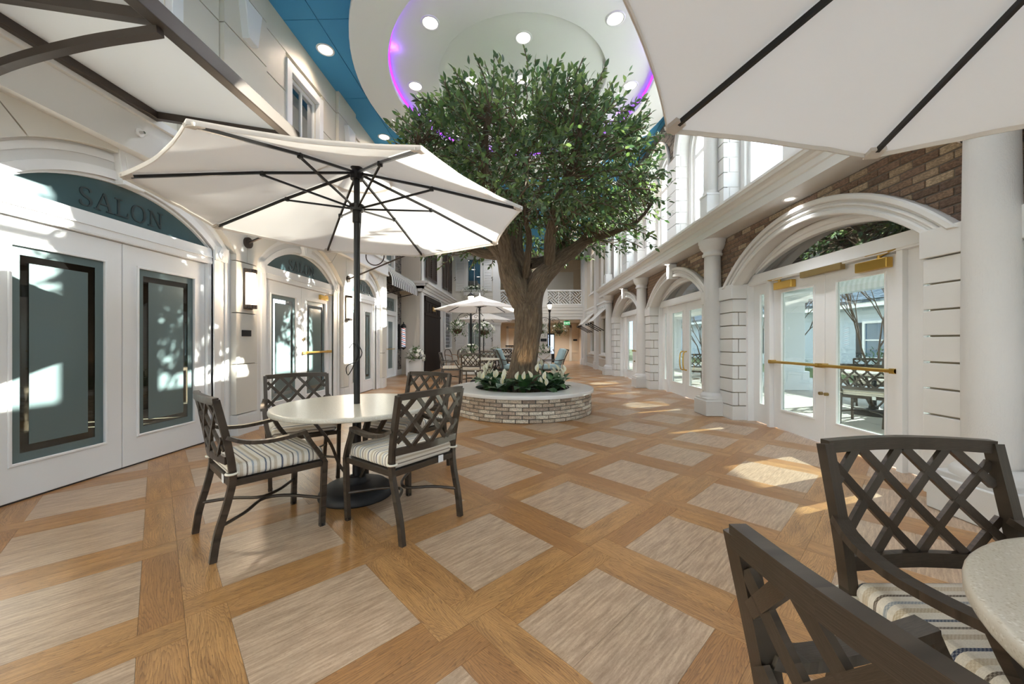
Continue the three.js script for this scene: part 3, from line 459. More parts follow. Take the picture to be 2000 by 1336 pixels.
  obj('cap', lathe([[0, 2.02], [0.02, 2.0], [0.02, 1.95], [0.09, 1.89], [0.1, 1.82], [0.095, 1.78], [0, 1.78]].reverse()), M.black, bp); obj('foot', lathe([[0, 0.95], [0.03, 0.97], [0.06, 1.0], [0.1, 1.03], [0.09, 1.06], [0, 1.06]]), M.black, bp); obj('bracket', [span(-0.19, -0.13, 0.98, 1.92, 0.05, -0.05), span(-0.14, 0, 1.0, 1.03, 0.02, -0.02), span(-0.14, 0, 1.82, 1.85, 0.02, -0.02)], M.black, bp);
}
// ---------------------------------------------------------------- pub front: dark panelled entrance, louvred shutters
{
  const w = thing('wall_pub', 'cream wall with classical cornice round the dark wood entrance', 'wall', [-0.06, 0, 0], 0, undefined, 'structure');
  obj('corner', [span(-5.2, -3.9, 0, 6.5, -14.5, -14.7), span(-5.0, -3.84, 0, 0.22, -14.46, -14.75)], M.taupe, w);
  obj('core', sideExtrude(poly(rect(14.6, 21.2, 0, 6.5), [rect(14.85, 17.65, 0.01, 3.1), rect(18.9, 20.5, 0.95, 2.75)]), -4.2, -3.9), M.trim, w);
  const prof = (z0, z1) => [span(-4.2, -3.80, 3.2, 3.32, z0, z1), span(-4.2, -3.74, 3.32, 3.42, z0, z1), span(-4.2, -3.66, 3.42, 3.52, z0, z1), span(-4.2, -3.58, 3.52, 3.6, z0, z1)];
  obj('cornice', [...prof(-14.4, -21.0), span(-4.85, -3.8, 3.2, 3.32, -14.44, -14.5), span(-4.85, -3.74, 3.32, 3.42, -14.40, -14.5), span(-4.85, -3.66, 3.42, 3.52, -14.35, -14.5), span(-4.85, -3.58, 3.52, 3.6, -14.3, -14.5)], M.trim, w);
  obj('pilaster', [span(-3.92, -3.84, 0, 3.2, -14.5, -14.84), span(-3.92, -3.84, 0, 3.2, -17.7, -18.1)], M.trim, w);
  obj('back', [span(-6.6, -6.5, 0, 3.2, -14.3, -18.2), span(-6.6, -4.2, 0, 3.2, -18.0, -18.1), span(-6.6, -4.2, 3.1, 3.2, -14.3, -18.2)], M.warm, w);
  const d = thing('door_8', 'dark brown panelled pub entrance with open leaf', 'door', [0, 0, 0], 0, undefined, 'structure');
  obj('frame', [sideExtrude(poly(rect(14.85, 17.65, 0, 3.1), [rect(15.05, 17.45, -0.1, 2.35)]), -4.0, -3.86, 0.006), span(-3.9, -3.83, 2.9, 3.1, -14.85, -17.65), span(-3.9, -3.84, 2.33, 2.42, -14.85, -17.65)], M.darkwood, d);
  for (let i = 0; i < 5; i++) obj('panel', rbox(0.03, 0.36, 0.42, 0.01, -3.855, 2.66, -15.2 - i * 0.525), M.darkwood, d);
  obj('open_leaf', [span(-3.95, -3.9, 0.02, 2.34, -16.1, -17.4), span(-3.92, -3.885, 0.2, 0.9, -16.25, -17.25), span(-3.92, -3.885, 1.1, 2.2, -16.25, -17.25)], M.darkwood, d);
  obj('name_plate', rbox(0.015, 0.18, 0.5, 0.004, -3.825, 2.66, -16.25), M.brass, d);
  const wn = thing('window_31', 'tall window with drawn grey roman blind past the pub door', 'window', [0, 0, 0], 0, undefined, 'structure');
  obj('frame', sideExtrude(poly(rect(18.8, 20.6, 0.85, 2.85), [rect(18.9, 20.5, 0.95, 2.75)]), -3.95, -3.86, 0.005), M.trim, wn);
  for (let i = 0; i < 10; i++) obj('blind_slat', span(-4.0, -3.985 + (i % 2) * 0.012, 0.95 + i * 0.18, 0.95 + i * 0.18 + 0.17, -18.9, -20.5), std({ color: lin(0.16, 0.16, 0.165), roughness: 0.9 }), wn);
  const slatMat = M.shutter;
  [[15.1, 16.9, 3.85, 5.6, 0], [18.4, 19.3, 3.9, 5.9, 0], [19.7, 20.5, 3.9, 5.6, 1]].forEach(([a, b, y0, y1, arched], k) => {
    const s = thing('louvred_shutter', ['wide pair of dark louvred shutters above the pub entrance', 'tall dark louvred shutter with square head', 'dark louvred shutter with an arched head'][k], 'shutter', [0, 0, 0]);
    const m = (a + b) / 2, wd = (b - a) / 2, top = (q) => (arched ? arc(m, wd - q, y1 - 0.1, y1 + 0.3 - q) : [[a + q, y1 - q], [b - q, y1 - q]]);
    obj('frame', sideExtrude(poly([[a, y0], ...top(0), [b, y0]], [[[a + 0.09, y0 + 0.09], ...top(0.09), [b - 0.09, y0 + 0.09]]]), -3.9, -3.84), slatMat, s);
    if (!arched && b - a > 1) obj('stile', span(-3.9, -3.84, y0, y1, -m + 0.06, -m - 0.06), slatMat, s);
    for (let y = y0 + 0.12; y < y1 - 0.06; y += 0.085) { const sl = obj('slat', new THREE.BoxGeometry(0.012, 0.075, b - a - 0.16), slatMat, s); sl.position.set(-3.875, y, -m); sl.rotation.z = -0.6; }
  });
}
// ---------------------------------------------------------------- end wall with balcony
{
  const ZB = -21, w = thing('wall_balcony', 'cream clapboard end wall with a fretwork balcony above the passage', 'wall', [0, 0, 0], 0, undefined, 'structure');
  // clapboard stretch by the pub
  obj('core', frontExtrude(poly(rect(-4.2, -1.65, 0, 6.5), [rect(-3.1, -2.3, 0.9, 2.3), rect(-3.05, -2.3, 4.2, 5.9)]), ZB - 0.4, ZB - 0.1), M.panel, w);
  for (let y = 0.22; y < 6.4; y += 0.2) obj('clapboard', y > 0.9 && y < 2.3 || y > 4.1 && y < 5.9 ? [span(-3.9, -3.15, y, y + 0.19, ZB - 0.12, ZB - 0.085), span(-2.25, -1.62, y, y + 0.19, ZB - 0.12, ZB - 0.085)] : span(-3.9, -1.62, y, y + 0.19, ZB - 0.12, ZB - 0.085), M.panel, w);
  for (const [x0, x1] of [[-1.64, -1.22], [0.98, 1.4], [3.3, 3.72]]) obj('pilaster', [span(x0, x1, 0.0, 6.4, ZB - 0.35, ZB), span(x0 - 0.04, x1 + 0.04, 0, 0.3, ZB - 0.39, ZB + 0.04), span(x0 - 0.05, x1 + 0.05, 2.3, 2.5, ZB - 0.4, ZB + 0.05), span(x0 - 0.03, x1 + 0.03, 2.2, 2.3, ZB - 0.38, ZB + 0.03)], M.trim, w);
  for (let i = 0; i < 5; i++) obj('fascia_board', span(-1.64, 3.72, 2.5 + i * 0.165, 2.5 + i * 0.165 + 0.158, ZB - 0.38, ZB + 0.05 + i * 0.012), M.trim, w);
  obj('balcony_slab', span(-1.64, 3.72, 2.5, 3.3, ZB - 4.1, ZB - 0.1), M.trim, w);
  obj('lower_back', [frontExtrude(poly(rect(-1.7, 3.9, 0, 2.55), [rect(1.86, 3.1, -0.1, 2.2), rect(-0.9, 0.4, -0.1, 2.15)]), -25.0, -24.9), span(-1.7, -1.6, 0, 2.5, -21.3, -25), span(3.7, 3.85, 0, 6.5, -21.0, -25)], M.warm, w);
  for (let y = 0.25; y < 2.5; y += 0.28) for (const [a, b] of [[-1.6, -1.05], [0.55, 1.7], [3.26, 3.7]]) obj('clapboard', span(a, b, y, y + 0.268, -24.9, -24.875), M.warm, w);
  obj('door_casing', [span(1.7, 1.86, 0, 2.36, -24.93, -24.84), span(3.1, 3.26, 0, 2.36, -24.93, -24.84), span(1.7, 3.26, 2.2, 2.36, -24.93, -24.84), span(-1.06, -0.9, 0, 2.3, -24.93, -24.84), span(0.4, 0.56, 0, 2.3, -24.93, -24.84), span(-1.06, 0.56, 2.15, 2.3, -24.93, -24.84)], M.cream, w);
  obj('passage', [span(1.5, 1.6, 0, 2.6, -25, -31), span(3.3, 3.4, 0, 2.6, -25, -31), span(1.5, 3.4, 0, 2.6, -31, -31.1), span(1.5, 3.4, 2.5, 2.6, -25, -31), span(-1.1, 0.7, 0, 2.5, -25.5, -25.6)], M.taupe, w);
  obj('upper_back', frontExtrude(poly(rect(-1.7, 3.9, 3.3, 6.5), [rect(1.55, 3.1, 3.32, 5.55), rect(-0.8, 0.6, 3.32, 5.55)]), -24.2, -24.1), M.warm, w);
  for (let y = 3.35; y < 6.3; y += 0.28) for (const [a, b] of [[-1.6, -0.95], [0.75, 1.4], [3.25, 3.7]]) obj('clapboard', span(a, b, y, y + 0.268, -24.1, -24.075), M.warm, w);
  obj('upper_shell', [span(-5.2, 3.9, 0, 6.5, -31.2, -31.4), span(3.85, 4.0, 0, 6.8, -14.9, -31.3), span(-1.8, -1.65, 3.3, 6.5, -21.3, -24.2)], M.taupe, w);
  [[1.55, 3.1, 'pair of white glazed doors on the balcony by the garden wall'], [-0.8, 0.6, 'pair of white glazed doors on the balcony behind the trunk']].forEach(([a, b, label], k) => {
    const d = thing('door_' + (9 + k), label, 'door', [0, 0, 0], 0, undefined, 'structure'), m = (a + b) / 2;
    obj('casing', frontExtrude(poly(rect(a - 0.15, b + 0.15, 3.32, 5.7), [rect(a, b, 3.3, 5.55)]), -24.12, -24.03), M.cream, d);
    for (const [p, q] of [[a, m - 0.005], [m + 0.005, b]]) { const l = obj('door_leaf', frontExtrude(poly(rect(p, q, 3.33, 5.54), [rect(p + 0.12, q - 0.12, 3.6, 5.4)]), -24.16, -24.1), M.white, d); obj('pane', span(p + 0.12, q - 0.12, 3.6, 5.4, -24.135, -24.128), M.mirrorGlass, l); obj('glazing_bar', [span((p + q) / 2 - 0.012, (p + q) / 2 + 0.012, 3.6, 5.4, -24.13, -24.11), ...[4.2, 4.8].map((y) => span(p + 0.12, q - 0.12, y - 0.012, y + 0.012, -24.13, -24.11))], M.white, l); }
  });
  // balcony railings: fretwork panels between rails
  for (const [x0, x1, label] of [[1.4, 3.3, 'white fretwork balcony railing by the garden wall'], [-1.22, 0.98, 'white fretwork balcony railing behind the tree trunk']]) {
    const r = thing('balcony_railing', label, 'railing', [0, 0, 0]);
    obj('top_rail', rbox(x1 - x0, 0.09, 0.12, 0.01, (x0 + x1) / 2, 4.12, ZB - 0.1), M.white, r); obj('bottom_rail', rbox(x1 - x0, 0.06, 0.09, 0.01, (x0 + x1) / 2, 3.36, ZB - 0.1), M.white, r);
    const n = 3, pw = (x1 - x0) / n;
    for (let i = 0; i <= n; i++) obj('post', span(x0 + i * pw - 0.025, x0 + i * pw + 0.025, 3.38, 4.08, ZB - 0.13, ZB - 0.07), M.white, r);
    for (let i = 0; i < n; i++) for (const g of lattice(pw - 0.05, 0.69, 0.025)) obj('fret', g.translate(x0 + i * pw + 0.025, 3.39, ZB - 0.1), M.white, r);
  }
  const lr = thing('porch_railing', 'low white fretwork railing on the floor behind the tree', 'railing', [0, 0, 0]);
  obj('top_rail', rbox(2.2, 0.09, 0.12, 0.01, -0.12, 0.86, ZB - 0.1), M.white, lr); obj('bottom_rail', rbox(2.2, 0.06, 0.09, 0.01, -0.12, 0.06, ZB - 0.1), M.white, lr);
  for (let i = 0; i < 3; i++) for (const g of lattice(0.7, 0.74, 0.025)) obj('fret', g.translate(-1.19 + i * 0.73, 0.09, ZB - 0.1), M.white, lr);
  // windows with shutters on the clapboard
  [[4.2, 5.9, 'upper'], [0.9, 2.3, 'lower']].forEach(([y0, y1, where], k) => {
    const wn = thing('window_' + (32 + k), where === 'upper' ? 'upper clapboard window with a flower box' : 'ground floor clapboard window behind the hanging baskets', 'window', [0, 0, 0], 0, undefined, 'structure');
    obj('casing', frontExtrude(poly(rect(-3.2, -2.2, y0 - 0.1, y1 + 0.12), [rect(-3.05, -2.35, y0, y1)]), ZB - 0.12, ZB - 0.05), M.trim, wn); obj('pane', span(-3.05, -2.35, y0, y1, ZB - 0.16, ZB - 0.15), k ? M.film : M.mirrorGlass, wn); obj('glazing_bar', [span(-2.71, -2.69, y0, y1, ZB - 0.15, ZB - 0.11)], M.trim, wn);
    for (const [a, b, side] of [[-3.75, -3.22, 'pub'], [-2.18, -1.7, 'tree']]) {
      const sh = thing('wooden_shutter', `cream slatted shutter of the ${where} clapboard window on its ${side} side`, 'shutter', [0, 0, 0]);
      obj('frame', frontExtrude(poly(rect(a, b, y0 - 0.1, y1 + 0.1), [rect(a + 0.06, b - 0.06, y0 - 0.02, y1 + 0.02)]), ZB - 0.085, ZB - 0.045), M.trim, sh);
      for (let y = y0; y < y1; y += 0.09) { const s = obj('slat', new THREE.BoxGeometry(b - a - 0.11, 0.085, 0.012), M.trim, sh); s.position.set((a + b) / 2, y + 0.03, ZB - 0.066); s.rotation.x = -0.35; }
      const hx = side === 'pub' ? a - 0.02 : b + 0.02, hy = y0 + (y1 - y0) * 0.35; obj('hook', tube([V(hx - 0.04, hy - 0.1, ZB - 0.03), V(hx + 0.04, hy - 0.06, ZB - 0.03), V(hx, hy, ZB - 0.03), V(hx - 0.04, hy + 0.06, ZB - 0.03), V(hx + 0.04, hy + 0.1, ZB - 0.03)], 0.012), M.black, sh);
    }
  });
  // sign, plates, things in the passage
  const ex = thing('exit_sign', 'green exit sign hanging over the passage door', 'sign', [2.62, 2.36, -22.2]);
  obj('sign_panel', rbox(0.36, 0.22, 0.03, 0.005, 0, 0, 0), std({ color: lin(0.03, 0.32, 0.12), emissive: lin(0.02, 0.5, 0.16), emissiveIntensity: 0.5 }), ex); obj('lettering', text('EXIT', 0.13, 0.004, fontBold).translate(0, -0.065, 0.016), std({ color: lin(0.9, 0.9, 0.9), emissive: lin(0.8, 1, 0.85), emissiveIntensity: 0.6 }), ex); obj('mount', span(-0.1, 0.1, 0.1, 0.16, -0.03, 0.03), M.black, ex);
  tag(obj('name_plate', rbox(0.26, 0.12, 0.02, 0.004, 3.48, 1.38, -24.86), M.black), 'small black plate on the tan clapboard beside the passage', 'plaque');
  tag(obj('name_plate', rbox(0.34, 0.16, 0.02, 0.004, 1.19, 1.36, ZB + 0.015), M.black), 'black plate on the balcony pilaster beside the lamp post', 'plaque');
  const cs = thing('console_cabinet', 'black console cabinet in the dim passage', 'cabinet', [2.75, 0, -26.4]); obj('body', rbox(0.7, 0.7, 0.4, 0.02, 0, 0.55, 0), M.darkwood, cs); for (const x of [-0.3, 0.3]) for (const z of [-0.15, 0.15]) obj('leg', span(x - 0.02, x + 0.02, 0, 0.22, z - 0.02, z + 0.02), M.darkwood, cs);
  const scr = thing('display_screen', 'bright upright screen glowing beside the passage door', 'screen', [1.72, 0, -22.6]); obj('casing', rbox(0.42, 1.75, 0.08, 0.02, 0, 0.9, 0), M.black, scr); obj('screen', span(-0.17, 0.17, 0.55, 1.68, 0.041, 0.046), std({ color: lin(0.5, 0.6, 0.8), emissive: lin(0.62, 0.75, 1), emissiveIntensity: 1.1 }), scr);
}
// far garden wall: windows with small tiled awnings
{
  const w = thing('wall_dining', 'taupe wall with tall windows and small awnings past the arcade', 'wall', [0, 0, 0], 0, undefined, 'structure');
  obj('core', sideExtrude(poly(rect(15.0, 21.2, 0, 6.5), [rect(15.7, 16.7, 0.75, 2.3), rect(18.3, 19.3, 0.75, 2.3), rect(15.7, 16.7, 3.7, 5.6), rect(18.3, 19.3, 3.7, 5.6)]), 3.5, 3.85), M.taupe, w);
  obj('pilaster', [span(3.36, 3.52, 0, 6.45, -17.3, -17.75), span(3.32, 3.54, 0, 0.35, -17.27, -17.78), span(3.36, 3.52, 0, 6.45, -20.4, -20.95), span(3.32, 3.54, 0, 0.35, -20.37, -21.0)], M.trim, w);
  obj('frieze', [span(3.44, 3.52, 2.55, 2.95, -15, -21), span(3.40, 3.52, 2.9, 2.98, -15, -21), span(3.46, 3.52, 0, 0.16, -15, -21), span(3.47, 3.52, 0.5, 0.56, -15, -21)], M.trim, w);
  for (let z = -15.3; z > -20.9; z -= 0.3) obj('boss', new THREE.SphereGeometry(0.055, 12, 8).scale(0.5, 1, 1).translate(3.44, 2.74, z), M.trim, w);
  let n = 40;
  for (const s of [16.2, 18.8]) for (const [y0, y1] of [[0.75, 2.3], [3.7, 5.6]]) {
    const g = thing('window_' + n++, y0 < 1 ? (s < 17 ? 'bright window under the tiled awning next to the arcade' : 'bright ground floor window nearest the end wall') : (s < 17 ? 'bright upper window past the arcade end' : 'bright upper window nearest the end wall'), 'window', [0, 0, 0], 0, undefined, 'structure');
    obj('frame', [sideExtrude(poly(rect(s - 0.56, s + 0.56, y0 - 0.06, y1 + 0.06), [rect(s - 0.46, s + 0.46, y0 + 0.04, y1 - 0.04)]), 3.48, 3.58), span(3.4, 3.6, y0 - 0.1, y0 - 0.04, -s + 0.6, -s - 0.6)], M.white, g); obj('pane', span(3.6, 3.605, y0, y1, -s + 0.5, -s - 0.5), M.glass, g);
    if (y0 < 1) {
      const a = thing('tiled_awning', s < 17 ? 'small pale shingled awning on black rods next to the arcade' : 'small pale shingled awning on black rods near the end wall', 'awning', [-0.07, 0, 0]);
      for (let i = 0; i < 7; i++) obj('shingle', bar(V(3.5 - i * 0.075, 2.62 - i * 0.072, -s), V(3.5 - (i + 1.2) * 0.075, 2.62 - (i + 1.2) * 0.072 + 0.008, -s), 1.3, 0.02), M.trim, a);
      for (const d of [-0.55, 0, 0.55]) { obj('rod', rod(V(3.45, 1.72, -s - d), V(2.9, 2.02, -s - d), 0.018), M.black, a); obj('finial', new THREE.SphereGeometry(0.045, 12, 8).translate(2.9, 2.02, -s - d), M.black, a); }
    }
  }
}
// ================================================================ LIGHT FITTINGS
function downlight(x, y, z, label, group, power = LAMP_POWER, r = 0.115, cone = 1.25, tint = [0.97, 0.975, 1]) {
  const g = thing('downlight', label, 'downlight', [x, y, z], 0, group);
  obj('trim_ring', lathe([[r, 0.004], [r + 0.004, -0.006], [r + 0.022, -0.012], [r + 0.036, -0.004], [r + 0.036, 0.004]], 28), M.white, g);
  obj('lens', new THREE.CylinderGeometry(r, r, 0.006, 28).translate(0, 0.0, 0), M.lamp, g);
  const s = new THREE.SpotLight(lin(...tint), power, 0, cone, 0.6, 2); s.position.set(0, -0.02, 0); s.target.position.set(0, -3, 0); s.castShadow = true; s.shadow.radius = 5; g.add(s, s.target);
}
for (const [x, z] of [[-1.47, -5.98], [1.47, -5.98], [-2.13, -7.45], [2.15, -7.55], [-1.6, -9.2], [1.6, -9.2]]) downlight(x, 6.351, z, 'recessed downlight in the outer disc of the white oval', 'downlights in the white oval');
for (const [x, z] of [[0.02, -6.41], [-1.0, -7.43], [0, -7.42], [1.03, -7.47], [0, -8.6]]) downlight(x, 6.427, z, 'recessed downlight in the inner circle of the white oval', 'downlights in the inner circle');
for (const z of [3.5, 0.6, -2.4, -6.6, -9.45, -12.4, -15.4, -18.4]) for (const x of [-3.5, 3.0]) if (!(x > 0 && z > -5 )) downlight(x, 6.445, z, 'recessed downlight in the blue ceiling along the walls', 'downlights in the blue ceiling', LAMP_POWER * 0.6, 0.115, 1.25, [1, 0.80, 0.62]);
for (const [x, z] of [[0, -12.6], [-1.6, -15], [1.6, -15], [0, -17.5], [-1.6, -20], [1.6, -20], [-1.5, -2.2], [1.5, -2.2], [0, 0.4], [-1.8, 2.6], [1.8, 2.6], [0, 4.8]]) downlight(x, 6.445, z, 'recessed downlight in the middle of the blue ceiling', 'downlights down the middle of the hall');
for (const s of BAY) downlight(3.26, 2.995, -s, 'small downlight in the soffit over an arched door', 'soffit downlights over the arches', 5, 0.05, 1.0);
for (const x of [-0.2, 2.4]) downlight(x, 2.49, -23.2, 'small downlight under the balcony', 'downlights under the balcony', 22, 0.06, 1.2);
downlight(0.9, 6.44, -23.4, 'downlight over the balcony floor', undefined, 4, 0.07);
// wall sconces
SALON.slice(0, 3).forEach((c, k) => {
  const s = k ? 8.05 : 5.1; if (k === 2) return;
  const g = thing('wall_sconce', ['lit bronze wall sconce above the small black name plate', 'lit bronze wall sconce between the second and third salon doors'][k], 'wall lamp', [-3.8, 1.98, -s]);
  obj('back_plate', rbox(0.03, 0.56, 0.15, 0.006, 0.015, 0, 0), M.bronze, g);
  const half = (r, y0, y1) => new THREE.CylinderGeometry(r, r, y1 - y0, 20, 1, false, 0, PI).translate(0.03, (y0 + y1) / 2, 0);
  for (const y of [-0.27, 0.22]) { const cap = obj('cap_band', half(0.085, y, y + 0.05), M.bronze, g); for (let i = 1; i < 8; i++) { const a = i / 8 * PI; obj('rib', box(0.01, 0.05, 0.012, 0.03 + 0.085 * Math.sin(a), y + 0.025, 0.085 * Math.cos(a)), M.bronze, cap); } }
  obj('glass_shade', new THREE.CylinderGeometry(0.075, 0.075, 0.46, 20, 1, false, 0, PI).translate(0.03, -0.005, 0), std({ color: lin(0.85, 0.82, 0.76), emissive: lin(1, 0.80, 0.58), emissiveIntensity: 1.9, roughness: 0.3 }), g);
  const p = new THREE.PointLight(lin(1, 0.78, 0.55), 1.6); p.position.set(0.15, 0, 0); p.castShadow = true; p.shadow.radius = 3; g.add(p);
});
tag(obj('name_plate', rbox(0.012, 0.085, 0.17, 0.003, -3.794, 1.37, -5.08), M.black), 'small black name plate under the sconce by the salon door', 'plaque');
// sprinkler and detector
{ const g = thing('sprinkler_head', 'small round sprinkler on the white salon frieze', 'sprinkler', [-3.72, 3.28, -3.55]); obj('escutcheon', new THREE.CylinderGeometry(0.035, 0.04, 0.02, 20).rotateZ(PI / 2).translate(0.01, 0, 0), M.white, g); obj('deflector', new THREE.CylinderGeometry(0.016, 0.012, 0.05, 12).rotateZ(PI / 2).translate(0.035, 0, 0), M.chrome, g); }
{ const g = thing('smoke_detector', 'flat round detector on the blue ceiling near the oval', 'detector', [-3.05, 6.43, -7.6]); obj('body', lathe([[0, -0.012], [0.05, -0.012], [0.062, 0], [0.062, 0.02]], 24), M.ceilBlue, g); }
{ const g = thing('ceiling_vent', 'black slotted vent in the blue ceiling above the garden windows', 'vent', [3.0, 6.44, -9.9]); obj('frame', [span(-0.2, 0.2, -0.012, 0.01, -0.3, -0.27), span(-0.2, 0.2, -0.012, 0.01, 0.27, 0.3), span(-0.2, -0.17, -0.012, 0.01, -0.3, 0.3), span(0.17, 0.2, -0.012, 0.01, -0.3, 0.3)], M.ceilBlue, g); for (let i = 0; i < 6; i++) obj('slat', span(-0.17, 0.17, -0.008, 0.008, -0.25 + i * 0.09, -0.21 + i * 0.09), M.black, g); }
// canopies on the salon front
function canopy(s0, s1, ribs, label) {                    // slopes down from the wall to its outer beam
  const g = thing('glazed_canopy', label, 'canopy', [0, 0, 0]), A = (s, d = 0) => V(-3.68, 3.52 + d, -s), B = (s, d = 0) => V(-2.26, 3.28 + d, -s);
  obj('outer_beam', rbox(0.085, 0.12, s1 - s0, 0.008, -2.26, 3.28, -(s0 + s1) / 2), M.bronze, g); obj('wall_beam', rbox(0.07, 0.10, s1 - s0, 0.008, -3.66, 3.52, -(s0 + s1) / 2), M.bronze, g);
  for (const s of [s1 - 0.03, ...ribs]) obj('cross_bar', bar(A(s), B(s), 0.055, 0.075), M.bronze, g);
  const cuts = [s0, ...ribs, s1]; for (let i = 0; i < cuts.length - 1; i++) { const m = (cuts[i] + cuts[i + 1]) / 2, w = cuts[i + 1] - cuts[i] - 0.04; obj('roof_panel', bar(A(m, 0.036), B(m, 0.036), w, 0.012), M.acrylic, g); }
  for (const s of ribs) obj('curved_rib', sweepRect([V(-2.27, 3.20, -s), V(-2.78, 3.13, -s), V(-3.31, 3.0, -s), V(-3.70, 2.82, -s)], 0.05, 0.052, 20, V(0, 0, 1)), M.bronze, g);
  return g;
}
canopy(-1.6, 3.70, [-0.6, 2.3], 'brown framed canopy with white panels over the first salon door');
const can2 = canopy(5.05, 8.15, [], 'brown framed canopy with white panels hidden behind the open umbrella');
for (const s of [5.1, 8.1]) {
  obj('wall_plate', new THREE.CylinderGeometry(0.075, 0.075, 0.03, 24).rotateZ(PI / 2).translate(-3.785, 2.62, -s), M.bronze, can2);
  obj('stay_rod', rod(V(-3.78, 2.62, -s), V(-2.26, 3.24, -s), 0.017, 10), M.bronze, can2);
  obj('scroll', tube(Array.from({ length: 12 }, (_, i) => { const a = -0.3 + i / 11 * 3.6; return V(-3.2 + 0.2 * Math.cos(a), 3.12 - 0.2 * Math.sin(a), -s); }), 0.013, 24), M.bronze, can2);
}
// ================================================================ FURNITURE
// ---------------------------------------------------------------- lattice-back armchair; faces -z, stands on y = 0
function cushionGeo(w, h, d, r) {
  const g = flat(new RoundedBoxGeometry(w, h, d, 3, r)), p = g.attributes.position, u = g.attributes.uv;
  for (let i = 0; i < p.count; i++) {
    const x = p.getX(i), y = p.getY(i), z = p.getZ(i), k = (1 - (2 * x / w) ** 2) * (1 - (2 * z / d) ** 2); if (y > 0) p.setY(i, y + 0.02 * Math.max(0, k));
    u.setXY(i, (z - (Math.abs(2 * z / d) > 0.93 ? Math.sign(z) * (h / 2 - y) * -1 : 0)) / 0.25, x / 0.3);
  }
  g.computeVertexNormals(); return g;
}
const chairParts = (() => {
  const post = (s) => sweepRect([V(s * 0.25, 0.0, 0.335), V(s * 0.252, 0.14, 0.315), V(s * 0.256, 0.32, 0.268), V(s * 0.262, 0.45, 0.245), V(s * 0.266, 0.62, 0.262), V(s * 0.27, 0.92, 0.325)], 0.03, 0.036, 20);
  const front = (s) => sweepRect([V(s * 0.262, 0, -0.255), V(s * 0.266, 0.2, -0.262), V(s * 0.268, 0.44, -0.27)], 0.03, 0.034, 6);
  const arm = (s) => [sweepRect([V(s * 0.268, 0.70, 0.275), V(s * 0.285, 0.665, 0.2), V(s * 0.298, 0.648, 0.08), V(s * 0.300, 0.655, -0.05), V(s * 0.298, 0.668, -0.14)], 0.044, 0.022, 14), sweepRect([V(s * 0.298, 0.672, -0.13), V(s * 0.294, 0.60, -0.165), V(s * 0.282, 0.51, -0.225), V(s * 0.268, 0.44, -0.27)], 0.032, 0.026, 12)];
  const zb = (v) => 0.252 + 0.075 * v - 0.0;                 // how the back leans with height (v: 0 at the seat, 1 at the top)
  const bow = (x) => 0.028 * (1 - (x / 0.27) ** 2);
  const B = (x, y) => V(x, y, zb((y - 0.46) / 0.46) + bow(x));
  const top = sweepRect([B(-0.27, 0.912), B(-0.14, 0.916), B(0, 0.918), B(0.14, 0.916), B(0.27, 0.912)], 0.04, 0.03, 12, V(0, 1, 0));
  const low = sweepRect([B(-0.26, 0.565), B(0, 0.565), B(0.26, 0.565)], 0.045, 0.022, 8, V(0, 1, 0));
  const y0 = 0.585, y1 = 0.90, x0 = -0.253, x1 = 0.253, bars = [];
  for (const s of [1, -1]) for (let k = -3; k <= 3; k++) {
    const c = k * 0.148 + 0.0, dx = 0.66, dy = s * 0.75; let t0 = -9, t1 = 9;
    for (const [p, d, lo, hi] of [[c, dx, x0, x1], [(y0 + y1) / 2, dy, y0, y1]]) { const a = (lo - p) / d, b = (hi - p) / d; t0 = Math.max(t0, Math.min(a, b)); t1 = Math.min(t1, Math.max(a, b)); }
    if (t1 - t0 < 0.07) continue;
    const pts = Array.from({ length: 4 }, (_, i) => { const t = lerp(t0, t1, i / 3); return B(c + dx * t, (y0 + y1) / 2 + dy * t); });
    bars.push(sweepRect(pts, 0.026, s > 0 ? 0.016 : 0.013, 4, V(0.75, -s * 0.66, 0)));
  }
  const rails = [bar(V(-0.262, 0.425, -0.262), V(0.262, 0.425, -0.262), 0.022, 0.036), bar(V(-0.25, 0.425, 0.25), V(0.25, 0.425, 0.25), 0.022, 0.036), bar(V(-0.264, 0.425, -0.26), V(-0.256, 0.425, 0.25), 0.022, 0.036), bar(V(0.264, 0.425, -0.26), V(0.256, 0.425, 0.25), 0.022, 0.036)];
  const pan = box(0.5, 0.012, 0.5, 0, 0.435, 0);
  const stretch = (s) => tube([V(s * 0.25, 0.19, 0.30), V(s * 0.16, 0.20, 0.16), V(s * 0.02, 0.205, 0.02), V(s * 0.06, 0.205, -0.08), V(s * 0.264, 0.19, -0.258)], 0.011, 20, 6);
  const foot = (x, z) => cyl(0.017, 0.019, 0.022, x, 0.011, z, 10);
  return { post, front, arm, top, low, bars, rails, pan, stretch, foot, cushion: cushionGeo(0.515, 0.085, 0.525, 0.032).translate(0, 0.487, -0.012) };
})();
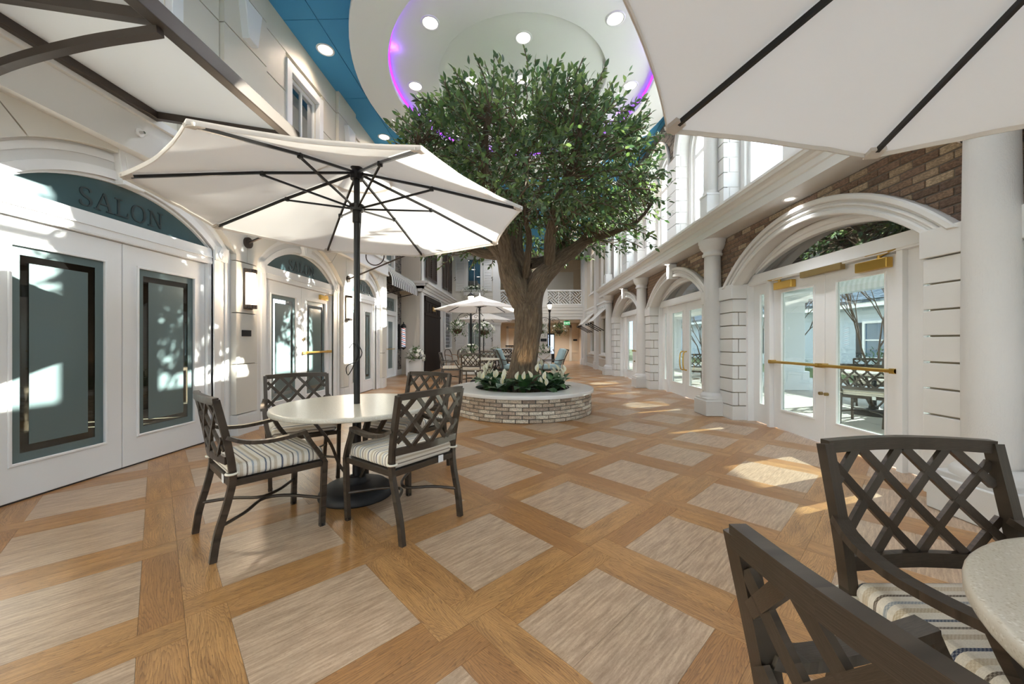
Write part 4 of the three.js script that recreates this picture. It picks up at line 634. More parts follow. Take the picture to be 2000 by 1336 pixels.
function makeChair(pos, turn, label, group, metal = M.frameMetal, fabric = M.stripe) {
  const c = thing('patio_armchair', label, 'chair', pos, turn, group), P = chairParts;
  for (const s of [-1, 1]) { obj('back_post', P.post(s), metal, c); const l = obj('front_leg', P.front(s), metal, c); obj('armrest', P.arm(s), metal, c); obj('stretcher', P.stretch(s), metal, c); obj('foot_cap', P.foot(s * 0.262, -0.255), M.black, l); }
  obj('seat_frame', [...P.rails, P.pan], metal, c); obj('top_rail', P.top, metal, c); obj('lower_rail', P.low, metal, c);
  for (const b of P.bars) obj('lattice_bar', b, metal, c);
  const q = obj('seat_cushion', P.cushion, fabric, c); q.userData.label = 'striped seat cushion';
  for (const s of [-1, 1]) obj('tie', new THREE.TorusGeometry(0.027, 0.007, 6, 14).rotateX(PI / 2).translate(s * 0.262, 0.485, 0.25), M.tie, q);
  obj('care_tag', rbox(0.045, 0.05, 0.003, 0.001, 0.13, 0.43, 0.265), M.white, q);
  return c;
}
const face = (fx, fz) => Math.atan2(-fx, -fz);
const proto = makeChair([-1.73, 0, -2.50], face(0.64, -0.77), 'dark metal lattice armchair with striped cushion, its back to the salon door');
copy(proto, [-0.865, 0, -2.68], face(-0.82, -0.57), 'dark metal lattice armchair with striped cushion, turned from the brick planter');
copy(proto, [-2.06, 0, -3.46], face(0.61, 0.79), 'dark metal lattice armchair tucked under the umbrella table before the sconce');
copy(proto, [-1.12, 0, -3.62], face(-0.46, 0.89), 'dark metal lattice armchair tucked under the umbrella table on the planter side');
copy(proto, [1.26, 0, -0.93], face(0.02, 1), 'dark metal lattice armchair facing away from the glazed garden doors');
copy(proto, [0.75, 0, -0.47], face(0.97, -0.2), 'dark metal lattice armchair seen close from behind its back');
// ---------------------------------------------------------------- round table on a pedestal
function makeTable(pos, label, group) {
  const t = thing('round_table', label, 'table', pos, 0, group);
  const g = lathe([[0.0, 0.705], [0.6, 0.705], [0.617, 0.709], [0.62, 0.716], [0.62, 0.734], [0.614, 0.742], [0.605, 0.744], [0.026, 0.744]], 72); 
  obj('table_top', metric(g), M.table, t);
  obj('pedestal', [cyl(0.034, 0.034, 0.62, 0, 0.40, 0, 24), lathe([[0.034, 0.705], [0.12, 0.70], [0.12, 0.69], [0.034, 0.675]])], M.black, t);
  for (let k = 0; k < 3; k++) { const a = k / 3 * 2 * PI + 0.5; obj('curved_brace', sweepRect([V(Math.cos(a) * 0.05, 0.14, Math.sin(a) * 0.05), V(Math.cos(a) * 0.13, 0.26, Math.sin(a) * 0.13), V(Math.cos(a) * 0.2, 0.45, Math.sin(a) * 0.2), V(Math.cos(a) * 0.36, 0.69, Math.sin(a) * 0.36)], 0.035, 0.022, 14, V(-Math.sin(a), 0, Math.cos(a))), M.frameMetal, t); }
  obj('base', lathe([[0.0, 0.0], [0.285, 0.0], [0.29, 0.012], [0.285, 0.04], [0.268, 0.06], [0.255, 0.064], [0.235, 0.085], [0.11, 0.105], [0.075, 0.11], [0.07, 0.15], [0.055, 0.155], [0.04, 0.16]], 56), M.iron, t);
  return t;
}
const tab = makeTable([-1.36, 0, -3.06], 'round pale stone table on a black pedestal before the salon doors');
copy(tab, [1.4, 0, -0.41], 0, 'round pale stone table beside the glazed garden doors');
// ---------------------------------------------------------------- market umbrella
function makeUmbrella(pos, turn, label, rim = 2.26, R = 1.375) {
  const u = thing('patio_umbrella', label, 'umbrella', pos, turn), apex = rim + 0.385, drop = apex - rim;
  const ribAt = (k, t) => { const a = k / 8 * 2 * PI; return V(R * t * Math.cos(a), apex - drop * (0.86 * t + 0.14 * t * t), R * t * Math.sin(a)); };
  // canopy panels sag between the ribs; a hem runs along the edge
  const n = 14, m = 12, vent = 0.2, rr = rng(12);
  for (let k = 0; k < 8; k++) {
    const P = [], uv = [], idx = [];
    for (let i = 0; i <= n; i++) for (let j = 0; j <= m; j++) {
      const t = lerp(vent, 1.0, i / n), f = j / m, a = ribAt(k, t), b = ribAt(k + 1, t), q = a.lerp(b, f); const s = 4 * f * (1 - f);
      q.y -= 0.035 * s * Math.pow(t, 1.5) * (1 - 0.35 * t) - 0.012 * s * Math.max(0, t - 0.7) / 0.3; const pull = 1 - 0.028 * s * t * t; q.x *= pull; q.z *= pull;
      q.y += 0.004 * n3(q.x * 5, q.z * 5, k * 3) * s; P.push(q.x, q.y + 0.014, q.z); uv.push(f * t, t);
      if (i && j) { const o = (i - 1) * (m + 1) + j - 1; idx.push(o, o + m + 1, o + 1, o + 1, o + m + 1, o + m + 2); }
    }
    const g = new THREE.BufferGeometry(); g.setAttribute('position', new THREE.Float32BufferAttribute(P, 3)); g.setAttribute('uv', new THREE.Float32BufferAttribute(uv, 2)); g.setIndex(idx); g.computeVertexNormals();
    const c = obj('canopy_panel', g, M.canvas, u); const e = []; for (let j = 0; j <= m; j++) { const o = (n * (m + 1) + j) * 3; e.push(V(P[o], P[o + 1] - 0.004, P[o + 2])); }
    obj('hem', sweepRect(e, 0.005, 0.026, 16, V(0, 0.0, 1).applyAxisAngle(V(0, 1, 0), -(k + 0.5) / 8 * 2 * PI + PI / 2)), M.canvas, c);
    void rr;
  }
  const vp = [], vi = []; for (let k = 0; k <= 32; k++) { const a = k / 32 * 2 * PI, w = 0.3 * (1 - 0.03 * (1 - Math.cos(8 * a))); vp.push(0, apex + 0.06, 0, w * Math.cos(a), apex - 0.055 - 0.006 * (1 - Math.cos(8 * a)), w * Math.sin(a)); if (k) vi.push(2 * k - 2, 2 * k + 1, 2 * k - 1); }
  const vg = new THREE.BufferGeometry(); vg.setAttribute('position', new THREE.Float32BufferAttribute(vp, 3)); vg.setAttribute('uv', new THREE.Float32BufferAttribute(new Float32Array(vp.length / 3 * 2), 2)); vg.setIndex(vi); vg.computeVertexNormals(); obj('vent_cap', vg, M.canvas, u);
  const run = rim + 0.09;
  for (let k = 0; k < 8; k++) {
    const a = ribAt(k, 0.02), b = ribAt(k, 0.5), c = ribAt(k, 0.965), w = V(0, -0.004, 0); const rib = obj('rib', [bar(a.clone().add(w), b.clone().add(w), 0.016, 0.018), bar(b.clone().add(w), c.clone().add(w), 0.016, 0.018)], M.black, u); void rib;
    const j = ribAt(k, 0.47).add(V(0, -0.02, 0)), an = k / 8 * 2 * PI, i = V(0.045 * Math.cos(an), run, 0.045 * Math.sin(an));
    const st = obj('strut', bar(i, j, 0.012, 0.014), M.black, u); obj('joint', rbox(0.03, 0.035, 0.03, 0.006, j.x, j.y + 0.008, j.z), M.black, st);
    const e = ribAt(k, 0.995), e2 = ribAt(k, 0.955); obj('tip_pocket', bar(e2.add(V(0, -0.004, 0)), e.add(V(0, -0.002, 0)), 0.06, 0.016), M.canvas, u);
  }
  obj('hub', [cyl(0.05, 0.055, 0.06, 0, apex - 0.03, 0, 20), cyl(0.03, 0.05, 0.03, 0, apex + 0.02, 0, 20)], M.black, u); obj('runner', [cyl(0.05, 0.06, 0.05, 0, run, 0, 20), cyl(0.034, 0.034, 0.12, 0, run - 0.06, 0, 20)], M.black, u);
  obj('finial', lathe([[0, apex + 0.14], [0.018, apex + 0.125], [0.012, apex + 0.1], [0.022, apex + 0.08], [0.03, apex + 0.05]].reverse(), 16), M.white, u);
  obj('pole', cyl(0.0245, 0.0245, apex + 0.03 - 0.12, 0, (apex + 0.03 + 0.12) / 2, 0, 20), M.black, u);
  const cord = [V(0.05, run - 0.05, 0.02), V(0.035, 1.9, 0.03), V(0.03, 1.5, 0.03), V(0.03, 1.25, 0.034), V(0.07, 1.16, 0.04), V(0.04, 1.1, 0.05), V(-0.06, 1.05, 0.05), V(-0.05, 0.98, 0.05), V(0.01, 1.08, 0.045), V(0.03, 1.18, 0.04), V(-0.01, 1.24, 0.035), V(-0.05, 1.2, 0.03)]; obj('cord', tube(cord, 0.004, 80, 5), M.black, u);
  return u;
}
makeUmbrella([-1.36, 0, -3.06], -8 * PI / 180, 'open cream umbrella standing in the table before the salon doors');
makeUmbrella([1.4, 0, -0.44], -9 * PI / 180, 'open cream umbrella above the table beside the garden doors', 2.105, 1.375);
// ================================================================ PLANTER AND TREE
const TREE = [0, 0, -7.0];
{
  const p = thing('brick_planter', 'low round brick planter with a broad white coping round the tree', 'planter', TREE);
  obj('mortar_core', lathe([[0.9, 0.0], [1.232, 0.0], [1.232, 0.37], [0.9, 0.37]], 72), M.mortar, p);
  obj('coping', lathe([[0.86, 0.365], [1.29, 0.365], [1.3, 0.37], [1.3, 0.418], [1.292, 0.425], [0.868, 0.425], [0.86, 0.418], [0.86, 0.365]], 96), M.coping, p);
  obj('soil', lathe([[0, 0.36], [0.5, 0.35], [0.9, 0.33]], 40), M.soil, p);
  const r = rng(8), n = 38, g = rbox(0.192, 0.050, 0.034, 0.006);
  for (let row = 0; row < 6; row++) for (let k = 0; k < n; k++) { const a = (k + (row % 2) * 0.5 + (r() - 0.5) * 0.04) / n * 2 * PI, rad = 1.236 + r() * 0.008; const b = obj('brick', g, M.planterBrick[Math.floor(r() * 6)], p); b.position.set(rad * Math.sin(a), 0.031 + row * 0.0605, rad * Math.cos(a)); b.rotation.y = a; }
}
// limb: tapered tube with ridged bark
function limb(points, radii, seg = 18, rough = 0.09, n) {
  const c = new THREE.CatmullRomCurve3(points); n ??= Math.max(8, Math.round(c.getLength() / 0.06)); const fr = c.computeFrenetFrames(n, false), P = [], uv = [], idx = [];
  for (let i = 0; i <= n; i++) {
    const t = i / n, p = c.getPointAt(t), q = t * (radii.length - 1), k = Math.min(radii.length - 2, Math.floor(q)), r0 = lerp(radii[k], radii[k + 1], q - k);
    for (let j = 0; j <= seg; j++) { const a = j / seg * 2 * PI, ca = Math.cos(a), sa = Math.sin(a); const d = 1 + rough * (n3(ca * 1.6 + points[0].x, sa * 1.6, p.y * 1.1) + 0.55 * n3(ca * 4, sa * 4, p.y * 2.2 + points[0].z)); const v = p.clone().addScaledVector(fr.normals[i], ca * r0 * d).addScaledVector(fr.binormals[i], sa * r0 * d); P.push(v.x, v.y, v.z); uv.push(j / seg, t * c.getLength() / 1.6); if (i && j) { const o = (i - 1) * (seg + 1) + j - 1; idx.push(o, o + 1, o + seg + 1, o + 1, o + seg + 2, o + seg + 1); } }
  }
  const g = new THREE.BufferGeometry(); g.setAttribute('position', new THREE.Float32BufferAttribute(P, 3)); g.setAttribute('uv', new THREE.Float32BufferAttribute(uv, 2)); g.setIndex(idx); g.computeVertexNormals(); return g;
}
{
  const t = thing('indoor_tree', 'large leafy tree with a furrowed trunk forking above the brick planter', 'tree', [TREE[0], 0, TREE[2]]), r = rng(41);
  const trunk = [limb([V(-0.02, 0.32, 0), V(0.0, 0.8, 0), V(0.08, 1.35, 0.02), V(0.1, 1.8, 0), V(0.06, 2.15, 0)], [0.3, 0.24, 0.225, 0.235, 0.25, 0.19], 40, 0.17), limb([V(-0.09, 0.34, 0.12), V(-0.06, 0.9, 0.13), V(0.02, 1.5, 0.12), V(0.03, 2.0, 0.08), V(-0.03, 2.4, 0.05)], [0.22, 0.15, 0.14, 0.16, 0.12], 24, 0.14), limb([V(0.14, 0.34, 0.1), V(0.13, 0.9, 0.13), V(0.2, 1.5, 0.11), V(0.23, 2.0, 0.06), V(0.32, 2.35, 0.02)], [0.2, 0.14, 0.13, 0.15, 0.12], 24, 0.14)];
  const main = [
    [V(0.02, 1.95, 0.02), V(-0.18, 2.4, 0.05), V(-0.34, 2.85, 0.1), V(-0.75, 3.25, 0.12), V(-1.25, 3.6, 0.1), V(-1.7, 4.1, 0.0)], [0.21, 0.2, 0.16, 0.12, 0.085, 0.05],
    [V(0.12, 1.95, 0.02), V(0.32, 2.4, 0.0), V(0.72, 2.8, -0.05), V(1.15, 3.12, -0.1), V(1.6, 3.6, -0.1), V(1.95, 4.1, 0.0)], [0.2, 0.18, 0.13, 0.105, 0.075, 0.045],
    [V(0.05, 2.0, -0.04), V(0.02, 2.5, -0.12), V(-0.12, 3.0, -0.2), V(-0.1, 3.6, -0.3), V(0.05, 4.3, -0.4), V(0.1, 5.0, -0.3)], [0.2, 0.17, 0.13, 0.1, 0.07, 0.04],
    [V(-0.25, 2.55, 0.06), V(-0.32, 3.0, 0.35), V(-0.5, 3.5, 0.75), V(-0.6, 4.1, 1.1), V(-0.5, 4.8, 1.3)], [0.13, 0.11, 0.085, 0.06, 0.035],
    [V(0.5, 2.6, -0.02), V(0.5, 3.1, 0.35), V(0.6, 3.6, 0.75), V(0.85, 4.2, 1.1), V(0.9, 4.9, 1.2)], [0.11, 0.095, 0.075, 0.055, 0.03],
    [V(-0.35, 2.85, 0.05), V(-0.85, 3.0, -0.3), V(-1.4, 3.4, -0.7), V(-1.8, 4.0, -1.0)], [0.1, 0.08, 0.06, 0.035],
    [V(0.1, 2.7, -0.1), V(0.55, 2.95, -0.55), V(1.0, 3.5, -1.0), V(1.3, 4.2, -1.3)], [0.1, 0.08, 0.06, 0.035],
    [V(-0.1, 3.0, -0.2), V(-0.4, 3.5, -0.7), V(-0.6, 4.2, -1.2), V(-0.6, 4.9, -1.3)], [0.09, 0.07, 0.055, 0.03],
    [V(1.1, 3.1, -0.1), V(1.5, 3.15, 0.3), V(1.95, 3.3, 0.55), V(2.2, 3.6, 0.6)], [0.06, 0.05, 0.035, 0.02],
    [V(-0.75, 3.25, 0.12), V(-1.0, 3.45, 0.6), V(-1.4, 3.9, 0.9), V(-1.7, 4.4, 1.0)], [0.07, 0.055, 0.04, 0.025],
    [V(-0.1, 3.6, -0.3), V(0.3, 4.0, 0.0), V(0.5, 4.6, 0.2), V(0.45, 5.2, 0.2)], [0.07, 0.055, 0.04, 0.022],
    [V(0.05, 2.45, 0.1), V(0.1, 2.75, 0.3), V(0.12, 3.1, 0.42), V(0.0, 3.6, 0.6), V(0.1, 4.2, 0.8)], [0.07, 0.055, 0.045, 0.035, 0.02],
  ];
  const curves = []; for (let i = 0; i < main.length; i += 2) { trunk.push(limb(main[i], main[i + 1], 18, 0.1)); curves.push(new THREE.CatmullRomCurve3(main[i])); }
  obj('trunk', trunk, BARK, t);
  // crown: sprays of leaves on twigs that leave the branches toward points of a flattened dome
  const C = V(0.04, 4.32, 0.05), ra = V(2.36, 1.3, 1.95), twigs = [], leaves = [];
  const tips = []; let guard = 0;
  while (tips.length < 1750 && guard++ < 60000) {
    const d = V(r() * 2 - 1, r() * 2 - 1, r() * 2 - 1); if (d.lengthSq() > 1 || d.lengthSq() < 0.1) continue; const m = d.length(); if (r() > 0.35 + m * 0.7) continue;
    const p = V(C.x + d.x * ra.x, C.y + d.y * ra.y, C.z + d.z * ra.z); const low = 2.92 + 0.1 * Math.abs(d.x) + 0.25 * n3(p.x, p.z, 3) + (Math.hypot(p.x, p.z) < 1.0 ? 0.42 : 0); if (p.y < low) continue;
    const lump = n3(p.x * 0.9, p.y * 0.9, p.z * 0.9); if (lump < -0.55 && m > 0.6) continue; tips.push(p);
  }
  for (let k = 0; k < 26; k++) { const a = r() * 2 * PI, e = r(); tips.push(V(C.x + Math.cos(a) * 2.2 * (0.4 + 0.6 * r()), C.y + 0.9 + 0.25 * e, C.z + Math.sin(a) * 1.2)); }
  for (let k = 0; k < 190; k++) { const a = r() * 2 * PI, q = 1.25 + 1.1 * Math.sqrt(r()); tips.push(V(C.x + Math.cos(a) * q, 2.95 + 0.75 * r() + 0.12 * (q - 1.25), C.z + Math.sin(a) * q * 0.85)); }
  const samples = curves.flatMap((c) => Array.from({ length: 14 }, (_, i) => c.getPoint(0.3 + 0.7 * i / 13)));
  const up = V(0, 1, 0);
  for (const tip of tips) {
    let best = samples[0], bd = 1e9; for (const s of samples) { const d = s.distanceToSquared(tip) + (s.y > tip.y ? 0.6 : 0); if (d < bd) { bd = d; best = s; } }
    const mid = best.clone().lerp(tip, 0.5).add(V((r() - 0.5) * 0.25, -0.05 + (r() - 0.5) * 0.15, (r() - 0.5) * 0.25));
    const out = tip.clone().sub(C).normalize().add(V((r() - 0.5) * 0.9, (tip.y > C.y ? 0.45 : 0.05) + (r() - 0.5) * 0.7, (r() - 0.5) * 0.9)).normalize(), L = 0.14 + r() * 0.2, end = tip.clone().addScaledVector(out, L);
    const c = new THREE.CatmullRomCurve3([best, mid, tip, end]); if (r() < 0.6) twigs.push(new THREE.TubeGeometry(c, 8, 0.006 + 0.004 * r(), 4, false));
    const nl = 10 + Math.floor(r() * 7);
    for (let k = 0; k < nl; k++) {
      const f = 0.52 + 0.48 * (k + r()) / nl, p = c.getPoint(Math.min(1, f)), dir = c.getTangent(Math.min(1, f)); const side = V(r() - 0.5, r() - 0.5, r() - 0.5).cross(dir).normalize();
      const ax = k === nl - 1 ? dir.clone() : dir.clone().multiplyScalar(0.75).addScaledVector(side, 0.9).add(V(0, 0.1, 0)).normalize(); const nrm = up.clone().add(V((r() - 0.5) * 1.6, 0, (r() - 0.5) * 1.6)); nrm.addScaledVector(ax, -nrm.dot(ax)).normalize();
      leaves.push({ p, ax, nrm, s: 0.078 + 0.05 * r(), m: Math.floor(r() * 5) });
    }
  }
  obj('twigs', twigs, M.twig, t).userData.kind = 'stuff';
  // leaf blade: pointed oval, folded along the midrib, tip bent down
  const lg = (() => { const P = [], idx = [], N = 5; for (let i = 0; i <= N; i++) { const f = i / N, w = 0.21 * Math.sin(PI * Math.pow(f, 0.85)) + (i && i < N ? 0.012 : 0), bend = -0.12 * f * f; P.push(-w, 0.05 * w / 0.21 + bend, f, 0, bend, f, w, 0.05 * w / 0.21 + bend, f); if (i) { const o = (i - 1) * 3; idx.push(o, o + 3, o + 1, o + 1, o + 3, o + 4, o + 1, o + 4, o + 2, o + 2, o + 4, o + 5); } } const g = new THREE.BufferGeometry(); g.setAttribute('position', new THREE.Float32BufferAttribute(P, 3)); g.setAttribute('uv', new THREE.Float32BufferAttribute(new Float32Array(P.length / 3 * 2), 2)); g.setIndex(idx); g.computeVertexNormals(); return g; })();
  const mat4 = (l) => new THREE.Matrix4().makeBasis(new THREE.Vector3().crossVectors(l.nrm, l.ax), l.nrm, l.ax).scale(V(l.s, l.s, l.s)).setPosition(l.p);
  leaves.sort((a, b) => b.p.z * 1 + b.s * 6 - a.p.z - a.s * 6);
  const rest = [[], [], [], [], []];
  leaves.forEach((l, i) => { if (i < 300) { const m = obj('leaf', lg, M.leaves[l.m], t); mat4(l).decompose(m.position, m.quaternion, m.scale); } else rest[l.m].push(l); });
  const all = rest.flat(), im = new THREE.InstancedMesh(lg, phys({ color: lin(1, 1, 1), roughness: 1, transmission: 0.3, thickness: 0, clearcoat: 0.5, clearcoatRoughness: 0.3, side: THREE.DoubleSide }), all.length); im.name = 'foliage'; im.castShadow = im.receiveShadow = true; im.userData.kind = 'stuff';
  all.forEach((l, i) => { im.setMatrixAt(i, mat4(l)); const v = 0.85 + 0.3 * r(); im.setColorAt(i, M.leaves[l.m].color.clone().multiplyScalar(v)); }); t.add(im);
  console.log('leaves', leaves.length);
}
// peace lilies round the trunk
{
  const r = rng(63);
  const blade = (L, W, droop, curl) => { const P = [], idx = [], N = 8; for (let i = 0; i <= N; i++) { const f = i / N, w = W * Math.pow(Math.sin(PI * Math.pow(f, 0.72)), 0.85), z = L * f, y = L * (0.12 * f - droop * f * f); P.push(-w, y + curl * w, z, -w * 0.5, y + curl * w * 0.35, z, 0, y, z, w * 0.5, y + curl * w * 0.35, z, w, y + curl * w, z); if (i) for (let k = 0; k < 4; k++) { const o = (i - 1) * 5 + k; idx.push(o, o + 5, o + 1, o + 1, o + 5, o + 6); } } const g = new THREE.BufferGeometry(); g.setAttribute('position', new THREE.Float32BufferAttribute(P, 3)); g.setAttribute('uv', new THREE.Float32BufferAttribute(new Float32Array(P.length / 3 * 2), 2)); g.setIndex(idx); g.computeVertexNormals(); return g; };
  const leafs = [blade(0.28, 0.075, 0.35, 0.25), blade(0.33, 0.092, 0.6, 0.2), blade(0.25, 0.07, 0.2, 0.25)], sp = blade(0.15, 0.038, 0.02, 1.1);
  const N = 13;
  for (let k = 0; k < N; k++) {
    const a = (k + 0.3 * r()) / N * 2 * PI, rad = 0.58 + 0.1 * r();
    const pl = thing('peace_lily', 'peace lily with glossy dark leaves and white spathes in the round planter', 'plant', [TREE[0] + rad * Math.sin(a), 0.335, TREE[2] + rad * Math.cos(a)], 0, 'peace lilies round the trunk');
    for (let i = 0; i < 15; i++) {
      const b = i / 15 * 2 * PI + r(), tilt = 0.25 + 0.75 * r(), h = 0.07 + 0.12 * r(), rr = 0.03 + 0.05 * r(); const m = obj('leaf', leafs[Math.floor(r() * 3)], M.lily[Math.floor(r() * 3)], pl); m.position.set(Math.sin(b) * rr, h, Math.cos(b) * rr); m.rotation.set(-tilt, b, 0, 'YXZ');
      obj('leaf_stalk', rod(V(0, 0, 0), V(Math.sin(b) * rr, h + 0.005, Math.cos(b) * rr), 0.005, 5), M.stem, pl);
    }
    for (let i = 0; i < (k % 3 ? 4 : 3); i++) {
      const b = a + (r() - 0.5) * 2.6, rr = 0.06 + 0.16 * r(), h = 0.15 + 0.3 * r(), f = new THREE.Group(); f.name = 'flower'; f.position.set(Math.sin(b) * rr, h, Math.cos(b) * rr); f.rotation.set(-1.35 + 0.4 * r(), b + PI + (r() - 0.5), 0, 'YXZ'); pl.add(f);
      obj('spathe', sp, M.spathe, f); obj('spadix', new THREE.CapsuleGeometry(0.009, 0.05, 3, 8).rotateX(PI / 2).translate(0, 0.016, 0.045), M.spadix, f); obj('flower_stalk', rod(V(0, 0, 0), V(Math.sin(b) * rr, h, Math.cos(b) * rr), 0.004, 5), M.stem, pl);
    }
  }
  const ul = thing('planter_spotlight', 'small lit spotlight among the lilies aimed at the trunk', 'spotlight', [0.06, 0.34, -6.46]);
  obj('stake', cyl(0.012, 0.012, 0.16, 0, 0.08, 0, 8), M.black, ul); obj('head', cyl(0.034, 0.045, 0.1, 0, 0.2, -0.01, 16), M.black, ul); obj('lens', cyl(0.038, 0.038, 0.008, 0, 0.252, -0.01, 16), std({ color: lin(0.8, 0.7, 0.5), emissive: lin(1, 0.8, 0.5), emissiveIntensity: 1.6 }), ul);
  const s = new THREE.SpotLight(lin(1, 0.75, 0.45), 1.3, 0, 0.6, 0.7, 2); s.position.set(0, 0.27, -0.01); s.target.position.set(0, 1.6, -0.45); s.castShadow = true; ul.add(s, s.target);
}
// ================================================================ FAR SEATING AND PLANTS
copy(tab, [-1.32, 0, -11.6], 0, 'round pale table under the umbrella beyond the planter');
makeUmbrella([-1.32, 0, -11.6], 0.2, 'open cream umbrella beyond the planter, before the pub entrance', 2.24, 1.375);
copy(proto, [-1.42, 0, -10.85], face(0.1, -1), 'lattice armchair beyond the planter with its back to the big tree');
copy(proto, [-2.15, 0, -11.35], face(1, -0.1), 'lattice armchair beyond the planter, side on to the pub entrance');
copy(proto, [-1.2, 0, -12.45], face(-0.1, 1), 'lattice armchair on the far side of the table beyond the planter');
copy(tab, [-1.15, 0, -16.2], 0, 'round pale table with a blue cloth near the end wall');
makeUmbrella([-1.75, 0, -17.0], 0.5, 'open cream umbrella near the clapboard end wall', 2.2, 1.375);
for (const [x, z, fx, fz, l] of [[-0.85, -17.0, -0.3, 1, 'lattice armchair near the end wall behind the tree trunk'], [-0.35, -16.2, -1, 0, 'lattice armchair near the end wall, side on, beside the trunk'], [-1.75, -15.9, 1, -0.2, 'lattice armchair near the end wall facing the blue cloth']]) copy(proto, [x, 0, z], face(fx, fz), l);
{ const c = tag(obj('table_cloth', [rbox(0.5, 0.012, 0.5, 0.004, -1.4, 0.751, -16.05), rbox(0.012, 0.36, 0.42, 0.004, -1.77, 0.58, -15.95)], M.blueCushion), 'pale blue cloth draped over the far table', 'cloth'); void c; }
// lounge armchairs with blue cushions; seat faces -z
function lounge(pos, turn, label) {
  const c = thing('lounge_armchair', label, 'armchair', pos, turn);
  for (const s of [-1, 1]) {
    obj('front_leg', sweepRect([V(s * 0.36, 0, -0.38), V(s * 0.36, 0.3, -0.36), V(s * 0.36, 0.58, -0.3)], 0.035, 0.03, 8), M.frameMetal, c);
    obj('rear_post', sweepRect([V(s * 0.36, 0, 0.48), V(s * 0.36, 0.25, 0.36), V(s * 0.36, 0.5, 0.38), V(s * 0.36, 0.98, 0.58)], 0.035, 0.03, 12), M.frameMetal, c);
    obj('armrest', sweepRect([V(s * 0.36, 0.64, 0.44), V(s * 0.37, 0.6, 0.2), V(s * 0.37, 0.59, -0.1), V(s * 0.36, 0.585, -0.32)], 0.06, 0.025, 10), M.frameMetal, c);
  }
  obj('seat_frame', [bar(V(-0.36, 0.26, -0.36), V(0.36, 0.26, -0.36), 0.03, 0.05), bar(V(-0.36, 0.26, 0.36), V(0.36, 0.26, 0.36), 0.03, 0.05), bar(V(-0.36, 0.26, -0.36), V(-0.36, 0.26, 0.36), 0.03, 0.05), bar(V(0.36, 0.26, -0.36), V(0.36, 0.26, 0.36), 0.03, 0.05), box(0.68, 0.01, 0.7, 0, 0.27, 0)], M.frameMetal, c);
  obj('top_rail', bar(V(-0.36, 0.97, 0.575), V(0.36, 0.97, 0.575), 0.03, 0.03), M.frameMetal, c);
  obj('seat_cushion', rbox(0.66, 0.17, 0.74, 0.06, 0, 0.36, -0.04, 4), M.blueCushion, c);
  const b = obj('back_cushion', new RoundedBoxGeometry(0.66, 0.62, 0.17, 4, 0.07), M.blueCushion, c); b.position.set(0, 0.72, 0.36); b.rotation.x = 0.38;
  return c;
}
const lo = lounge([1.02, 0, -13.6], face(-1, 0.12), 'lounge armchair with blue cushions beside the planter on the arcade side');
copy(lo, [-0.42, 0, -13.6], face(1, 0.25), 'lounge armchair with blue cushions behind the trunk');
// woven bistro chairs
function bistro(pos, turn, label) {
  const c = thing('wicker_chair', label, 'chair', pos, turn), cane = std({ color: lin(0.42, 0.22, 0.10), roughness: 0.5 }), wv = std({ color: lin(0.50, 0.47, 0.44), roughness: 0.8 });
  const hoop = (w, h, y) => [V(-w, y, 0.16), V(-w, y + h * 0.6, 0.22), V(-w * 0.6, y + h * 0.94, 0.26), V(0, y + h, 0.27), V(w * 0.6, y + h * 0.94, 0.26), V(w, y + h * 0.6, 0.22), V(w, y, 0.16)];
  obj('back_hoop', tube(hoop(0.25, 0.48, 0.44), 0.016, 40), M.frameMetal, c);
  obj('woven_back', new THREE.ExtrudeGeometry(poly([[-0.23, 0], ...arc(0, 0.23, 0.25, 0.45), [0.23, 0]]), { depth: 0.015, bevelEnabled: false }).rotateX(0.2).translate(0, 0.46, 0.17), wv, c);
  obj('woven_seat', cyl(0.23, 0.24, 0.035, 0, 0.45, 0, 28), wv, c);
  for (const [x, z] of [[-0.18, -0.16], [0.18, -0.16], [-0.18, 0.18], [0.18, 0.18]]) obj('leg', rod(V(x * 1.15, 0, z * 1.2), V(x, 0.45, z), 0.014, 8), cane, c);
  for (const s of [-1, 1]) obj('armrest', tube([V(s * 0.25, 0.68, 0.2), V(s * 0.29, 0.67, 0), V(s * 0.25, 0.6, -0.16), V(s * 0.2, 0.45, -0.16)], 0.013, 16), cane, c);
  obj('leg_ring', new THREE.TorusGeometry(0.23, 0.008, 6, 28).rotateX(PI / 2).translate(0, 0.2, 0), cane, c);
  return c;
}
const bi = bistro([-3.1, 0, -16.6], face(0.9, 0.4), 'striped woven bistro chair by the pub entrance');
copy(bi, [-2.75, 0, -17.8], face(0.3, 1), 'woven bistro chair past the pub entrance with cane arms');
for (const [x, l] of [[-0.75, 'dark slatted chair behind the fretwork on the pub side of the trunk'], [0.62, 'dark slatted chair behind the fretwork on the passage side of the trunk']]) {
  const c = thing('slatted_chair', l, 'chair', [x, 0, -22.4]); obj('seat', rbox(0.46, 0.04, 0.44, 0.01, 0, 0.45, 0), M.darkwood, c); for (const a of [-0.2, 0.2]) for (const b of [-0.19, 0.19]) obj('leg', span(a - 0.02, a + 0.02, 0, 0.45, b - 0.02, b + 0.02), M.darkwood, c);
  obj('top_rail', rbox(0.48, 0.07, 0.03, 0.008, 0, 1.02, 0.2), M.darkwood, c); for (let i = 0; i < 7; i++) obj('slat', span(-0.2 + i * 0.066 - 0.015, -0.2 + i * 0.066 + 0.015, 0.45, 1.0, 0.19, 0.21), M.darkwood, c);
}
